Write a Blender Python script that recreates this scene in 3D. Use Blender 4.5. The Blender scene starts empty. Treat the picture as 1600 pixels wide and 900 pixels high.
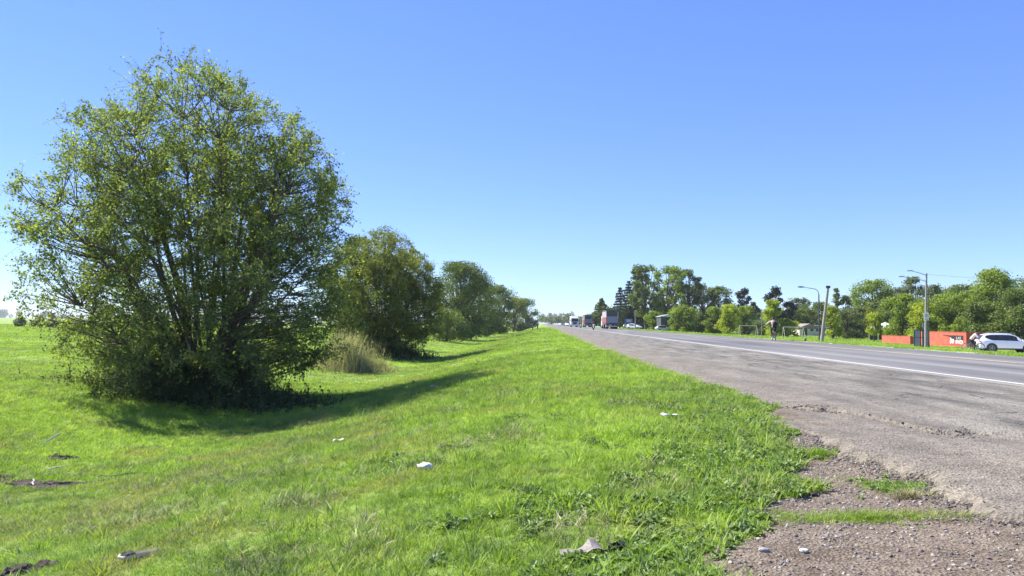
import bpy, bmesh, math, random
import numpy as np
from mathutils import Matrix, Vector

# ------------------------------------------------------------------ camera, sky, sun, exposure
S = bpy.context.scene
C = S.collection
R = math.radians
CAM_H = 1.1
cam = bpy.data.cameras.new('camera')
cam.sensor_width = 36.0
cam.lens = 1155 / 1600 * 36
cam.clip_start = 0.05
cam.clip_end = 20000
cam_o = bpy.data.objects.new('camera', cam)
C.objects.link(cam_o)
cam_o.matrix_world = (Matrix.Translation((0, 0, CAM_H)) @ Matrix.Rotation(R(2.23), 4, 'Z')
                      @ Matrix.Rotation(R(90 + 2.72), 4, 'X') @ Matrix.Rotation(R(0.66), 4, 'Z'))
S.camera = cam_o

SUN_EL, SUN_AZ = 47.0, -63.0            # azimuth from +Y, negative = towards -X
sd = Vector((math.sin(R(SUN_AZ)) * math.cos(R(SUN_EL)), math.cos(R(SUN_AZ)) * math.cos(R(SUN_EL)), math.sin(R(SUN_EL))))
w = bpy.data.worlds.new('World')
S.world = w
w.use_nodes = True
wn = w.node_tree
bg = wn.nodes['Background']
sky = wn.nodes.new('ShaderNodeTexSky')
sky.sky_type = 'NISHITA'
sky.sun_disc = False
sky.sun_elevation = R(SUN_EL)
sky.sun_rotation = R(SUN_AZ)
sky.air_density = 1.0
sky.dust_density = 0.0
sky.ozone_density = 4.0
gm = wn.nodes.new('ShaderNodeGamma')           # phone tone mapping of the whole sky: flatter from zenith to horizon
gm.inputs[1].default_value = 0.62
wb = wn.nodes.new('ShaderNodeMix')
wb.data_type = 'RGBA'; wb.blend_type = 'MULTIPLY'
wb.inputs[0].default_value = 1.0
wb.inputs[7].default_value = (0.72, 0.93, 1.22, 1)
hs = wn.nodes.new('ShaderNodeHueSaturation')
hs.inputs['Saturation'].default_value = 1.15
hs.inputs['Hue'].default_value = 0.521
wn.links.new(sky.outputs[0], gm.inputs[0])
wn.links.new(gm.outputs[0], wb.inputs[6])
wn.links.new(wb.outputs[2], hs.inputs['Color'])
wn.links.new(hs.outputs[0], bg.inputs[0])
bg.inputs[1].default_value = 0.148
sun = bpy.data.lights.new('sun', 'SUN')
sun.energy = 5.0
sun.angle = R(0.53)
sun.color = (1.0, 0.95, 0.86)
sun_o = bpy.data.objects.new('sun', sun)
C.objects.link(sun_o)
sun_o.rotation_euler = sd.to_track_quat('Z', 'Y').to_euler()
sun_o.location = (0, 0, 60)
S.view_settings.view_transform = 'Standard'
S.view_settings.look = 'None'
S.view_settings.gamma = 1.0
S.view_settings.exposure = 1.3
S.view_settings.use_curve_mapping = False
S.cycles.max_bounces = 8
S.cycles.transparent_max_bounces = 8
S.cycles.volume_bounces = 0
S.cycles.use_denoising = True

# ------------------------------------------------------------------ helpers
rng = np.random.default_rng(7)


def tag(o, label=None, cat=None, group=None, kind=None):
    if label: o['label'] = label
    if cat: o['category'] = cat
    if group: o['group'] = group
    if kind: o['kind'] = kind
    return o


def thing(name, label, cat, loc=(0, 0, 0), rz=0.0, group=None):
    o = bpy.data.objects.new(name, None)
    o.empty_display_size = 0.2
    C.objects.link(o)
    o.location = loc
    o.rotation_euler = (0, 0, rz)
    return tag(o, label, cat, group)


def link(name, me, mat=None, parent=None):
    o = bpy.data.objects.new(name, me)
    if mat is not None:
        for m in (mat if isinstance(mat, (list, tuple)) else [mat]):
            me.materials.append(m)
    C.objects.link(o)
    if parent is not None: o.parent = parent
    return o


def copy_tree(o, parent=None):
    c = o.copy()
    C.objects.link(c)
    c.parent = parent
    for ch in o.children:
        copy_tree(ch, c)
    return c


def mesh_np(name, V, F, smooth=False):
    """V (n,3) float, F (m,k) int; one face size"""
    me = bpy.data.meshes.new(name)
    V = np.ascontiguousarray(V, dtype=np.float32); F = np.ascontiguousarray(F, dtype=np.int32)
    n, k = F.shape
    me.vertices.add(len(V)); me.vertices.foreach_set('co', V.ravel())
    me.loops.add(n * k); me.loops.foreach_set('vertex_index', F.ravel())
    me.polygons.add(n)
    me.polygons.foreach_set('loop_start', np.arange(0, n * k, k, dtype=np.int32))
    me.polygons.foreach_set('loop_total', np.full(n, k, dtype=np.int32))
    if smooth: me.polygons.foreach_set('use_smooth', np.ones(n, dtype=bool))
    me.update(calc_edges=True)
    me.validate()
    return me


class MB:
    def __init__(s): s.v = []; s.f = []; s.smooth = False

    def add(s, vs, fs):
        b = len(s.v); s.v += [tuple(map(float, p)) for p in vs]
        s.f += [tuple(b + i for i in f) for f in fs]; return s

    def box(s, c, d, rz=0, taper=1.0, rx=0, ry=0):
        m = Matrix.Rotation(rz, 3, 'Z') @ Matrix.Rotation(ry, 3, 'Y') @ Matrix.Rotation(rx, 3, 'X')
        vs = []
        for z in (-.5, .5):
            t = 1 if z < 0 else taper
            for x, y in ((-.5, -.5), (.5, -.5), (.5, .5), (-.5, .5)):
                vs.append(Vector(c) + m @ Vector((x * d[0] * t, y * d[1] * t, z * d[2])))
        return s.add(vs, [(3, 2, 1, 0), (4, 5, 6, 7), (0, 1, 5, 4), (1, 2, 6, 5), (2, 3, 7, 6), (3, 0, 4, 7)])

    def tube(s, pts, rad, n=8, cap=True):
        pts = [Vector(p) for p in pts]
        if not isinstance(rad, (list, tuple)): rad = [rad] * len(pts)
        vs = []; fs = []
        for i, p in enumerate(pts):
            t = (pts[min(i + 1, len(pts) - 1)] - pts[max(i - 1, 0)]).normalized()
            a = t.orthogonal().normalized() if i == 0 else (a - t * a.dot(t)).normalized()
            b = t.cross(a)
            for k in range(n):
                q = 2 * math.pi * k / n
                vs.append(p + (a * math.cos(q) + b * math.sin(q)) * rad[i])
        for i in range(len(pts) - 1):
            for k in range(n):
                fs.append((i * n + k, i * n + (k + 1) % n, (i + 1) * n + (k + 1) % n, (i + 1) * n + k))
        if cap:
            fs.append(tuple(range(n - 1, -1, -1))); fs.append(tuple((len(pts) - 1) * n + k for k in range(n)))
        return s.add(vs, fs)

    def torus(s, c, R_, r, axis='Y', n=24, m=8):
        vs = []; fs = []
        for i in range(n):
            a = 2 * math.pi * i / n
            for j in range(m):
                b = 2 * math.pi * j / m
                rr = R_ + r * math.cos(b); h = r * math.sin(b)
                p = (rr * math.cos(a), h, rr * math.sin(a)) if axis == 'Y' else (rr * math.cos(a), rr * math.sin(a), h)
                vs.append(Vector(c) + Vector(p))
        for i in range(n):
            for j in range(m):
                fs.append((i * m + j, i * m + (j + 1) % m, ((i + 1) % n) * m + (j + 1) % m, ((i + 1) % n) * m + j))
        return s.add(vs, fs)

    def prism(s, poly, y0, y1):
        """poly in (x,z), extruded along y"""
        n = len(poly)
        vs = [(x, y0, z) for x, z in poly] + [(x, y1, z) for x, z in poly]
        fs = [tuple(range(n)), tuple(range(2 * n - 1, n - 1, -1))]
        fs += [(i, n + i, n + (i + 1) % n, (i + 1) % n) for i in range(n)]
        return s.add(vs, fs)

    def ball(s, c, d, seg=12, ring=8):
        vs = []; fs = []
        for i in range(1, ring):
            t = math.pi * i / ring
            for k in range(seg):
                p = 2 * math.pi * k / seg
                vs.append((c[0] + d[0] * math.sin(t) * math.cos(p), c[1] + d[1] * math.sin(t) * math.sin(p), c[2] + d[2] * math.cos(t)))
        for i in range(ring - 2):
            for k in range(seg):
                fs.append((i * seg + k, (i + 1) * seg + k, (i + 1) * seg + (k + 1) % seg, i * seg + (k + 1) % seg))
        a = len(vs); vs.append((c[0], c[1], c[2] + d[2])); vs.append((c[0], c[1], c[2] - d[2]))
        for k in range(seg):
            fs.append((a, k, (k + 1) % seg)); fs.append((a + 1, (ring - 2) * seg + (k + 1) % seg, (ring - 2) * seg + k))
        return s.add(vs, fs)

    def build(s, name, mat, parent=None, smooth=False, bevel=0.0):
        me = bpy.data.meshes.new(name)
        me.from_pydata(s.v, [], s.f)
        bm = bmesh.new(); bm.from_mesh(me)
        if bevel > 0:
            es = [e for e in bm.edges if len(e.link_faces) == 2 and e.calc_face_angle(0) > 0.6]
            bmesh.ops.bevel(bm, geom=es, offset=bevel, segments=2, affect='EDGES', clamp_overlap=True)
        bmesh.ops.recalc_face_normals(bm, faces=bm.faces)
        bm.to_mesh(me); bm.free()
        if smooth:
            me.polygons.foreach_set('use_smooth', [True] * len(me.polygons))
            try: me.set_sharp_from_angle(angle=R(38))
            except Exception: pass
        return link(name, me, mat, parent)


# ------------------------------------------------------------------ materials
M = {}


def nd(t, typ, **kw):
    n = t.nodes.new(typ)
    for k, v in kw.items(): setattr(n, k, v)
    return n


def base_mat(name):
    m = bpy.data.materials.new(name); m.use_nodes = True
    t = m.node_tree
    return m, t, t.nodes['Principled BSDF']


def ramp(t, fac, stops):
    r = nd(t, 'ShaderNodeValToRGB')
    while len(r.color_ramp.elements) < len(stops): r.color_ramp.elements.new(0.5)
    for e, (p, c) in zip(r.color_ramp.elements, stops):
        e.position = p; e.color = (*c, 1)
    t.links.new(fac, r.inputs[0])
    return r.outputs[0]


def noise(t, vec, scale, detail=4, rough=0.55, dist=0.0):
    n = nd(t, 'ShaderNodeTexNoise')
    n.inputs['Scale'].default_value = scale; n.inputs['Detail'].default_value = detail
    n.inputs['Roughness'].default_value = rough; n.inputs['Distortion'].default_value = dist
    if vec is not None: t.links.new(vec, n.inputs['Vector'])
    return n.outputs[0]


def mixc(t, fac, a, b, mode='MIX'):
    n = nd(t, 'ShaderNodeMix', data_type='RGBA', blend_type=mode)
    for s, v in ((n.inputs[0], fac), (n.inputs[6], a), (n.inputs[7], b)):
        if isinstance(v, (int, float)): s.default_value = v
        elif isinstance(v, tuple): s.default_value = (*v, 1)
        else: t.links.new(v, s)
    return n.outputs[2]


def maprange(t, v, a, b, c=0.0, d=1.0):
    n = nd(t, 'ShaderNodeMapRange')
    t.links.new(v, n.inputs[0])
    for i, x in enumerate((a, b, c, d)): n.inputs[i + 1].default_value = x
    return n.outputs[0]


def math_(t, op, a, b=None):
    n = nd(t, 'ShaderNodeMath', operation=op)
    for s, v in ((n.inputs[0], a), (n.inputs[1], b)):
        if v is None: continue
        if isinstance(v, (int, float)): s.default_value = v
        else: t.links.new(v, s)
    return n.outputs[0]


def bump(t, bs, h, strength=0.3, dist=0.02):
    b = nd(t, 'ShaderNodeBump')
    b.inputs['Strength'].default_value = strength; b.inputs['Distance'].default_value = dist
    t.links.new(h, b.inputs['Height']); t.links.new(b.outputs[0], bs.inputs['Normal'])


def geo_pos(t):
    return nd(t, 'ShaderNodeNewGeometry').outputs['Position']


def obj_pos(t):
    return nd(t, 'ShaderNodeTexCoord').outputs['Object']


def plain(name, col, rough=0.5, metal=0.0, var=0.18, scale=6.0, bmp=0.0, coat=0.0, spec=0.5):
    m, t, b = base_mat(name)
    p = obj_pos(t)
    n = noise(t, p, scale, 5)
    dark = tuple(c * (1 - var) for c in col); lite = tuple(min(1, c * (1 + var)) for c in col)
    t.links.new(ramp(t, n, [(0.3, dark), (0.7, lite)]), b.inputs['Base Color'])
    b.inputs['Roughness'].default_value = rough; b.inputs['Metallic'].default_value = metal
    b.inputs['Specular IOR Level'].default_value = spec
    b.inputs['Coat Weight'].default_value = coat
    if bmp: bump(t, b, noise(t, p, scale * 6, 3), bmp, 0.01)
    M[name] = m
    return m


def leaf_mat(name, stops, trans=0.35, rough=0.62, spec=0.14):
    """leaf to leaf colour differences from the per-face attribute var"""
    m, t, b = base_mat(name)
    a = nd(t, 'ShaderNodeAttribute', attribute_name='var')
    col = ramp(t, a.outputs['Fac'], stops)
    t.links.new(col, b.inputs['Base Color'])
    b.inputs['Roughness'].default_value = rough
    b.inputs['Specular IOR Level'].default_value = spec
    tr = nd(t, 'ShaderNodeBsdfTranslucent')
    tc = mixc(t, 1.0, col, (1.25, 1.35, 0.55), 'MULTIPLY')
    t.links.new(tc, tr.inputs[0])
    mx = nd(t, 'ShaderNodeMixShader'); mx.inputs[0].default_value = trans
    t.links.new(b.outputs[0], mx.inputs[1]); t.links.new(tr.outputs[0], mx.inputs[2])
    t.links.new(mx.outputs[0], t.nodes['Material Output'].inputs[0])
    M[name] = m
    return m


def grass_colour(t, p):
    """sward colour over the place: lime on the bank, darker and olive patches, straw spots"""
    n1 = noise(t, p, 0.16, 4, 0.6)
    n2 = noise(t, p, 1.1, 5, 0.62)
    n3 = noise(t, p, 0.55, 4, 0.6, 0.6)
    n4 = noise(t, p, 4.5, 4, 0.7)
    c = ramp(t, n1, [(0.38, (0.156, 0.240, 0.050)), (0.50, (0.231, 0.355, 0.050)), (0.62, (0.303, 0.450, 0.055))])
    c2 = ramp(t, n2, [(0.36, (0.141, 0.204, 0.055)), (0.50, (0.231, 0.338, 0.060)), (0.64, (0.328, 0.421, 0.102))])
    c = mixc(t, 0.5, c, c2)
    c = mixc(t, 1.0, c, ramp(t, n4, [(0.36, (0.72, 0.76, 0.82)), (0.52, (1.0, 1.0, 1.0)), (0.66, (1.22, 1.16, 1.25))]), 'MULTIPLY')
    sx = nd(t, 'ShaderNodeSeparateXYZ'); t.links.new(p, sx.inputs[0])
    ditch = maprange(t, math_(t, 'ABSOLUTE', math_(t, 'ADD', sx.outputs[0], 5.2)), 0.5, 4.5, 0.10, 0.0)   # thinner, drier sward down the ditch side
    dry = maprange(t, math_(t, 'ADD', n3, ditch), 0.54, 0.72, 0.0, 0.55)
    return mixc(t, dry, c, (0.290, 0.255, 0.120))


def make_materials():
    # ground sheet under the grass
    m, t, b = base_mat('sward'); M['sward'] = m
    p = geo_pos(t)
    c = grass_colour(t, p)
    soil = ramp(t, noise(t, p, 9, 5), [(0.35, (0.05, 0.055, 0.018)), (0.65, (0.105, 0.135, 0.035))])
    fine = noise(t, p, 26, 4, 0.7)
    c = mixc(t, maprange(t, fine, 0.42, 0.62, 0.0, 0.55), c, soil)
    t.links.new(c, b.inputs['Base Color'])
    b.inputs['Roughness'].default_value = 0.9; b.inputs['Specular IOR Level'].default_value = 0.1
    bump(t, b, noise(t, p, 14, 6, 0.7), 0.9, 0.06)
    # grass blades
    m, t, b = base_mat('blade'); M['blade'] = m
    p = geo_pos(t)
    c = grass_colour(t, p)
    oi = nd(t, 'ShaderNodeObjectInfo').outputs['Random']
    v = ramp(t, oi, [(0.0, (0.72, 0.80, 0.75)), (0.55, (1.05, 1.05, 1.0)), (0.9, (1.2, 1.12, 1.1)), (1.0, (1.45, 1.25, 1.5))])
    c = mixc(t, 1.0, c, v, 'MULTIPLY')
    t.links.new(c, b.inputs['Base Color'])
    b.inputs['Roughness'].default_value = 0.55; b.inputs['Specular IOR Level'].default_value = 0.22
    tr = nd(t, 'ShaderNodeBsdfTranslucent')
    t.links.new(mixc(t, 1.0, c, (1.3, 1.35, 0.6), 'MULTIPLY'), tr.inputs[0])
    mx = nd(t, 'ShaderNodeMixShader'); mx.inputs[0].default_value = 0.42
    t.links.new(b.outputs[0], mx.inputs[1]); t.links.new(tr.outputs[0], mx.inputs[2])
    t.links.new(mx.outputs[0], t.nodes['Material Output'].inputs[0])
    # broad-leaved weeds
    m, t, b = base_mat('weed'); M['weed'] = m
    oi = nd(t, 'ShaderNodeObjectInfo').outputs['Random']
    c = ramp(t, oi, [(0.0, (0.102, 0.161, 0.050)), (0.5, (0.162, 0.247, 0.066)), (1.0, (0.252, 0.333, 0.105))])
    t.links.new(c, b.inputs['Base Color']); b.inputs['Roughness'].default_value = 0.6
    tr = nd(t, 'ShaderNodeBsdfTranslucent')
    t.links.new(mixc(t, 1.0, c, (1.3, 1.4, 0.6), 'MULTIPLY'), tr.inputs[0])
    mx = nd(t, 'ShaderNodeMixShader'); mx.inputs[0].default_value = 0.35
    t.links.new(b.outputs[0], mx.inputs[1]); t.links.new(tr.outputs[0], mx.inputs[2])
    t.links.new(mx.outputs[0], t.nodes['Material Output'].inputs[0])
    # dry straw
    m, t, b = base_mat('straw'); M['straw'] = m
    oi = nd(t, 'ShaderNodeObjectInfo').outputs['Random']
    t.links.new(ramp(t, oi, [(0, (0.16, 0.15, 0.06)), (0.6, (0.30, 0.26, 0.12)), (1, (0.42, 0.38, 0.22))]), b.inputs['Base Color'])
    b.inputs['Roughness'].default_value = 0.7
    # asphalt of the carriageway
    m, t, b = base_mat('asphalt'); M['asphalt'] = m
    p = geo_pos(t)
    mp = nd(t, 'ShaderNodeMapping'); mp.inputs['Scale'].default_value = (1.0, 0.06, 1.0)
    t.links.new(p, mp.inputs[0])
    streak = noise(t, mp.outputs[0], 0.9, 5, 0.6)
    c = ramp(t, streak, [(0.36, (0.084, 0.082, 0.075)), (0.50, (0.128, 0.123, 0.112)), (0.64, (0.170, 0.164, 0.147))])
    sx = nd(t, 'ShaderNodeSeparateXYZ'); t.links.new(p, sx.inputs[0])      # polished wheel tracks, two to a lane
    wob = math_(t, 'ADD', sx.outputs[0], math_(t, 'MULTIPLY', noise(t, p, 0.08, 2), 0.6))
    tr_ = math_(t, 'SINE', math_(t, 'MULTIPLY', wob, 3.3))
    c = mixc(t, 1.0, c, ramp(t, maprange(t, tr_, -1, 1), [(0.0, (0.86, 0.86, 0.86)), (0.5, (0.98, 0.98, 0.98)), (1.0, (1.12, 1.12, 1.11))]), 'MULTIPLY')
    sp = ramp(t, noise(t, p, 90, 3, 0.8), [(0.35, (0.72, 0.72, 0.72)), (0.65, (1.2, 1.2, 1.2))])
    c = mixc(t, 1.0, c, sp, 'MULTIPLY')
    t.links.new(c, b.inputs['Base Color'])
    b.inputs['Roughness'].default_value = 0.75
    bump(t, b, noise(t, p, 120, 3, 0.7), 0.35, 0.006)
    # worn, stony asphalt of the shoulder
    m, t, b = base_mat('old_asphalt'); M['old_asphalt'] = m
    p = geo_pos(t)
    sx = nd(t, 'ShaderNodeSeparateXYZ'); t.links.new(p, sx.inputs[0])
    big = noise(t, p, 0.5, 5, 0.6)
    wob = math_(t, 'ADD', sx.outputs[0], math_(t, 'MULTIPLY', math_(t, 'SUBTRACT', big, 0.5), 5.0))
    dirt = maprange(t, wob, 3.4, 6.6, 0.75, 0.0)
    mp = nd(t, 'ShaderNodeMapping'); mp.inputs['Scale'].default_value = (1.0, 0.22, 1.0)
    t.links.new(p, mp.inputs[0])
    st = noise(t, mp.outputs[0], 1.6, 6, 0.65)
    grey = ramp(t, st, [(0.36, (0.093, 0.088, 0.074)), (0.50, (0.154, 0.144, 0.121)), (0.64, (0.224, 0.210, 0.174))])
    tan = ramp(t, noise(t, p, 2.2, 6, 0.65), [(0.36, (0.136, 0.116, 0.089)), (0.64, (0.237, 0.205, 0.158))])
    c = mixc(t, dirt, grey, tan)
    vor = nd(t, 'ShaderNodeTexVoronoi'); vor.inputs['Scale'].default_value = 44
    t.links.new(p, vor.inputs['Vector'])
    agg = nd(t, 'ShaderNodeSeparateColor'); t.links.new(vor.outputs['Color'], agg.inputs[0])
    aggc = ramp(t, agg.outputs[0], [(0.0, (0.30, 0.29, 0.28)), (0.30, (0.92, 0.91, 0.9)), (0.75, (1.1, 1.08, 1.05)), (1.0, (1.5, 1.45, 1.4))])
    c = mixc(t, 0.75, c, aggc, 'MULTIPLY')
    # long cracks
    mp2 = nd(t, 'ShaderNodeMapping'); mp2.inputs['Scale'].default_value = (0.55, 0.28, 1.0)
    t.links.new(p, mp2.inputs[0])
    ds = nd(t, 'ShaderNodeVectorMath', operation='ADD'); t.links.new(mp2.outputs[0], ds.inputs[0])
    nn = nd(t, 'ShaderNodeTexNoise'); nn.inputs['Scale'].default_value = 2.2; nn.inputs['Detail'].default_value = 6
    t.links.new(mp2.outputs[0], nn.inputs['Vector'])
    sc_ = nd(t, 'ShaderNodeVectorMath', operation='SCALE'); sc_.inputs['Scale'].default_value = 0.55
    t.links.new(nn.outputs['Color'], sc_.inputs[0]); t.links.new(sc_.outputs[0], ds.inputs[1])
    v2 = nd(t, 'ShaderNodeTexVoronoi', feature='DISTANCE_TO_EDGE'); v2.inputs['Scale'].default_value = 0.9
    t.links.new(ds.outputs[0], v2.inputs['Vector'])
    cr = maprange(t, v2.outputs['Distance'], 0.003, 0.020, 1.0, 0.0)
    cr = math_(t, 'MULTIPLY', cr, maprange(t, noise(t, p, 0.6, 3), 0.44, 0.52))
    cr = math_(t, 'MULTIPLY', cr, maprange(t, sx.outputs[0], 4.5, 6.5))
    c = mixc(t, math_(t, 'MULTIPLY', cr, 0.85), c, (0.05, 0.045, 0.04))
    t.links.new(c, b.inputs['Base Color'])
    b.inputs['Roughness'].default_value = 0.85; b.inputs['Specular IOR Level'].default_value = 0.25
    h = math_(t, 'SUBTRACT', math_(t, 'ADD', vor.outputs['Distance'], noise(t, p, 18, 5, 0.7)), cr)
    bump(t, b, h, 0.8, 0.018)
    # loose dirt of the apron
    m, t, b = base_mat('apron_dirt'); M['apron_dirt'] = m
    p = geo_pos(t)
    c = ramp(t, noise(t, p, 2.6, 6, 0.65), [(0.3, (0.114, 0.089, 0.065)), (0.55, (0.169, 0.138, 0.105)), (0.75, (0.217, 0.180, 0.137))])
    vor = nd(t, 'ShaderNodeTexVoronoi'); vor.inputs['Scale'].default_value = 48
    t.links.new(p, vor.inputs['Vector'])
    agg = nd(t, 'ShaderNodeSeparateColor'); t.links.new(vor.outputs['Color'], agg.inputs[0])
    c = mixc(t, 0.8, c, ramp(t, agg.outputs[0], [(0, (0.5, 0.5, 0.5)), (0.4, (0.95, 0.94, 0.93)), (1, (1.4, 1.38, 1.35))]), 'MULTIPLY')
    t.links.new(c, b.inputs['Base Color'])
    b.inputs['Roughness'].default_value = 0.95; b.inputs['Specular IOR Level'].default_value = 0.15
    bump(t, b, math_(t, 'ADD', vor.outputs['Distance'], noise(t, p, 22, 5, 0.75)), 0.8, 0.02)
    # pebbles
    m, t, b = base_mat('pebble'); M['pebble'] = m
    oi = nd(t, 'ShaderNodeObjectInfo').outputs['Random']
    t.links.new(ramp(t, oi, [(0, (0.11, 0.095, 0.088)), (0.5, (0.22, 0.19, 0.17)), (0.88, (0.29, 0.26, 0.22)), (1, (0.38, 0.35, 0.30))]), b.inputs['Base Color'])
    b.inputs['Roughness'].default_value = 0.85
    # worn road paint
    for nm, col in (('paint_white', (0.50, 0.49, 0.45)), ('paint_yellow', (0.52, 0.36, 0.14))):
        m, t, b = base_mat(nm); M[nm] = m
        p = geo_pos(t)
        wear = maprange(t, noise(t, p, 5, 6, 0.75), 0.44, 0.64, 0.0, 0.85)
        t.links.new(mixc(t, wear, col, (0.24, 0.23, 0.22)), b.inputs['Base Color'])
        b.inputs['Roughness'].default_value = 0.7
    # soil
    m, t, b = base_mat('soil'); M['soil'] = m
    p = geo_pos(t)
    t.links.new(ramp(t, noise(t, p, 11, 5, 0.7), [(0.3, (0.030, 0.020, 0.016)), (0.7, (0.085, 0.060, 0.048))]), b.inputs['Base Color'])
    b.inputs['Roughness'].default_value = 0.95
    bump(t, b, noise(t, p, 30, 5, 0.7), 0.8, 0.03)
    m, t, b = base_mat('crumb'); M['crumb'] = m
    oi = nd(t, 'ShaderNodeObjectInfo').outputs['Random']
    t.links.new(ramp(t, oi, [(0, (0.050, 0.042, 0.036)), (0.6, (0.110, 0.092, 0.078)), (1, (0.18, 0.155, 0.13))]), b.inputs['Base Color'])
    b.inputs['Roughness'].default_value = 0.95
    # bark
    m, t, b = base_mat('bark'); M['bark'] = m
    p = obj_pos(t)
    mp = nd(t, 'ShaderNodeMapping'); mp.inputs['Scale'].default_value = (1, 1, 0.25); t.links.new(p, mp.inputs[0])
    t.links.new(ramp(t, noise(t, mp.outputs[0], 14, 5, 0.7), [(0.3, (0.055, 0.043, 0.033)), (0.7, (0.150, 0.125, 0.100))]), b.inputs['Base Color'])
    b.inputs['Roughness'].default_value = 0.9
    bump(t, b, noise(t, mp.outputs[0], 24, 4), 0.5, 0.02)
    # painted masonry
    m, t, b = base_mat('red_paint'); M['red_paint'] = m
    p = obj_pos(t)
    n = noise(t, p, 1.4, 6, 0.65)
    c = ramp(t, n, [(0.3, (0.36, 0.058, 0.034)), (0.5, (0.46, 0.085, 0.048)), (0.7, (0.52, 0.125, 0.078))])
    mp = nd(t, 'ShaderNodeMapping'); mp.inputs['Scale'].default_value = (1.0, 1.0, 0.12); t.links.new(p, mp.inputs[0])
    c = mixc(t, maprange(t, noise(t, mp.outputs[0], 5, 5, 0.7), 0.52, 0.72, 0.0, 0.5), c, (0.30, 0.10, 0.075))
    t.links.new(c, b.inputs['Base Color']); b.inputs['Roughness'].default_value = 0.8
    bump(t, b, noise(t, p, 30, 4), 0.3, 0.01)
    # glass
    m, t, b = base_mat('glass'); M['glass'] = m
    t.links.new(ramp(t, noise(t, obj_pos(t), 1.2), [(0.3, (0.012, 0.014, 0.017)), (0.7, (0.03, 0.034, 0.04))]), b.inputs['Base Color'])
    b.inputs['Roughness'].default_value = 0.08; b.inputs['Specular IOR Level'].default_value = 0.6
    # leaves
    leaf_mat('leaf_mulberry', [(0.0, (0.099, 0.131, 0.057)), (0.45, (0.191, 0.236, 0.076)), (0.85, (0.307, 0.351, 0.098)), (1.0, (0.438, 0.459, 0.078))], 0.50)
    leaf_mat('leaf_olive', [(0.0, (0.089, 0.111, 0.042)), (0.5, (0.184, 0.208, 0.059)), (0.93, (0.267, 0.284, 0.076)), (1.0, (0.531, 0.454, 0.040))], 0.46)
    leaf_mat('leaf_mid', [(0.0, (0.071, 0.100, 0.035)), (0.5, (0.139, 0.182, 0.053)), (1.0, (0.234, 0.278, 0.079))], 0.34)
    leaf_mat('leaf_bright', [(0.0, (0.118, 0.164, 0.035)), (0.5, (0.212, 0.278, 0.049)), (1.0, (0.344, 0.395, 0.076))], 0.40)
    leaf_mat('leaf_lime', [(0.0, (0.191, 0.227, 0.032)), (0.5, (0.330, 0.380, 0.049)), (1.0, (0.498, 0.527, 0.080))], 0.44)
    leaf_mat('leaf_dark', [(0.0, (0.014, 0.020, 0.016)), (0.5, (0.028, 0.038, 0.026)), (1.0, (0.052, 0.062, 0.038))], 0.15)
    leaf_mat('leaf_grey', [(0.0, (0.085, 0.105, 0.048)), (0.5, (0.145, 0.175, 0.080)), (1.0, (0.225, 0.255, 0.125))], 0.34)
    leaf_mat('leaf_needle', [(0.0, (0.021, 0.039, 0.026)), (0.5, (0.039, 0.065, 0.039)), (1.0, (0.075, 0.104, 0.058))], 0.12)
    leaf_mat('leaf_dry', [(0.0, (0.230, 0.201, 0.125)), (0.5, (0.391, 0.354, 0.237)), (0.8, (0.276, 0.319, 0.138)), (1.0, (0.575, 0.543, 0.413))], 0.35)
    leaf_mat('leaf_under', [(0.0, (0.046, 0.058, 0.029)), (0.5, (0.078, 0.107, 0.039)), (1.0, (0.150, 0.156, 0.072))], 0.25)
    leaf_mat('plume', [(0.0, (0.30, 0.24, 0.17)), (1.0, (0.52, 0.44, 0.33))], 0.3)


make_materials()
plain('white_car', (0.72, 0.73, 0.75), 0.28, 0, 0.03, coat=0.6)
plain('silver_car', (0.42, 0.43, 0.45), 0.3, 0.3, 0.05, coat=0.5)
plain('dark_car', (0.025, 0.027, 0.032), 0.3, 0, 0.1, coat=0.5)
plain('white_paint', (0.74, 0.74, 0.72), 0.55, 0, 0.08)
plain('cream_paint', (0.66, 0.58, 0.47), 0.75, 0, 0.12)
plain('grey_wall', (0.30, 0.31, 0.33), 0.8, 0, 0.15)
plain('charcoal_wall', (0.045, 0.05, 0.052), 0.8, 0, 0.15)
plain('tile_roof', (0.23, 0.19, 0.155), 0.85, 0, 0.25, 3)
plain('sheet_roof', (0.52, 0.54, 0.56), 0.45, 0.4, 0.1)
plain('tyre', (0.022, 0.022, 0.024), 0.85, 0, 0.2)
plain('rim', (0.32, 0.33, 0.35), 0.35, 0.8, 0.1)
plain('black_plastic', (0.018, 0.018, 0.02), 0.5, 0, 0.2)
plain('dark_metal', (0.06, 0.065, 0.07), 0.5, 0.4, 0.2)
plain('galvanised', (0.36, 0.38, 0.40), 0.45, 0.6, 0.15)
plain('concrete', (0.25, 0.24, 0.22), 0.85, 0, 0.15, 5, 0.3)
plain('wood_pole', (0.26, 0.235, 0.20), 0.85, 0, 0.3, 9, 0.4)
plain('tail_red', (0.35, 0.015, 0.015), 0.3, 0, 0.1)
plain('lamp_glass', (0.75, 0.75, 0.72), 0.15, 0, 0.05)
plain('chrome', (0.6, 0.6, 0.62), 0.2, 0.9, 0.05)
plain('truck_red', (0.46, 0.10, 0.07), 0.5, 0, 0.15)
plain('truck_white', (0.72, 0.72, 0.68), 0.5, 0, 0.08)
plain('truck_grey', (0.26, 0.28, 0.31), 0.6, 0.2, 0.15)
plain('tarp', (0.055, 0.070, 0.068), 0.75, 0, 0.2)
plain('board_panel', (0.21, 0.26, 0.26), 0.5, 0, 0.12)
plain('board_frame', (0.018, 0.035, 0.055), 0.5, 0, 0.2)
plain('sign_blue', (0.05, 0.10, 0.36), 0.5, 0, 0.1)
plain('sign_red', (0.55, 0.05, 0.05), 0.5, 0, 0.1)
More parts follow.
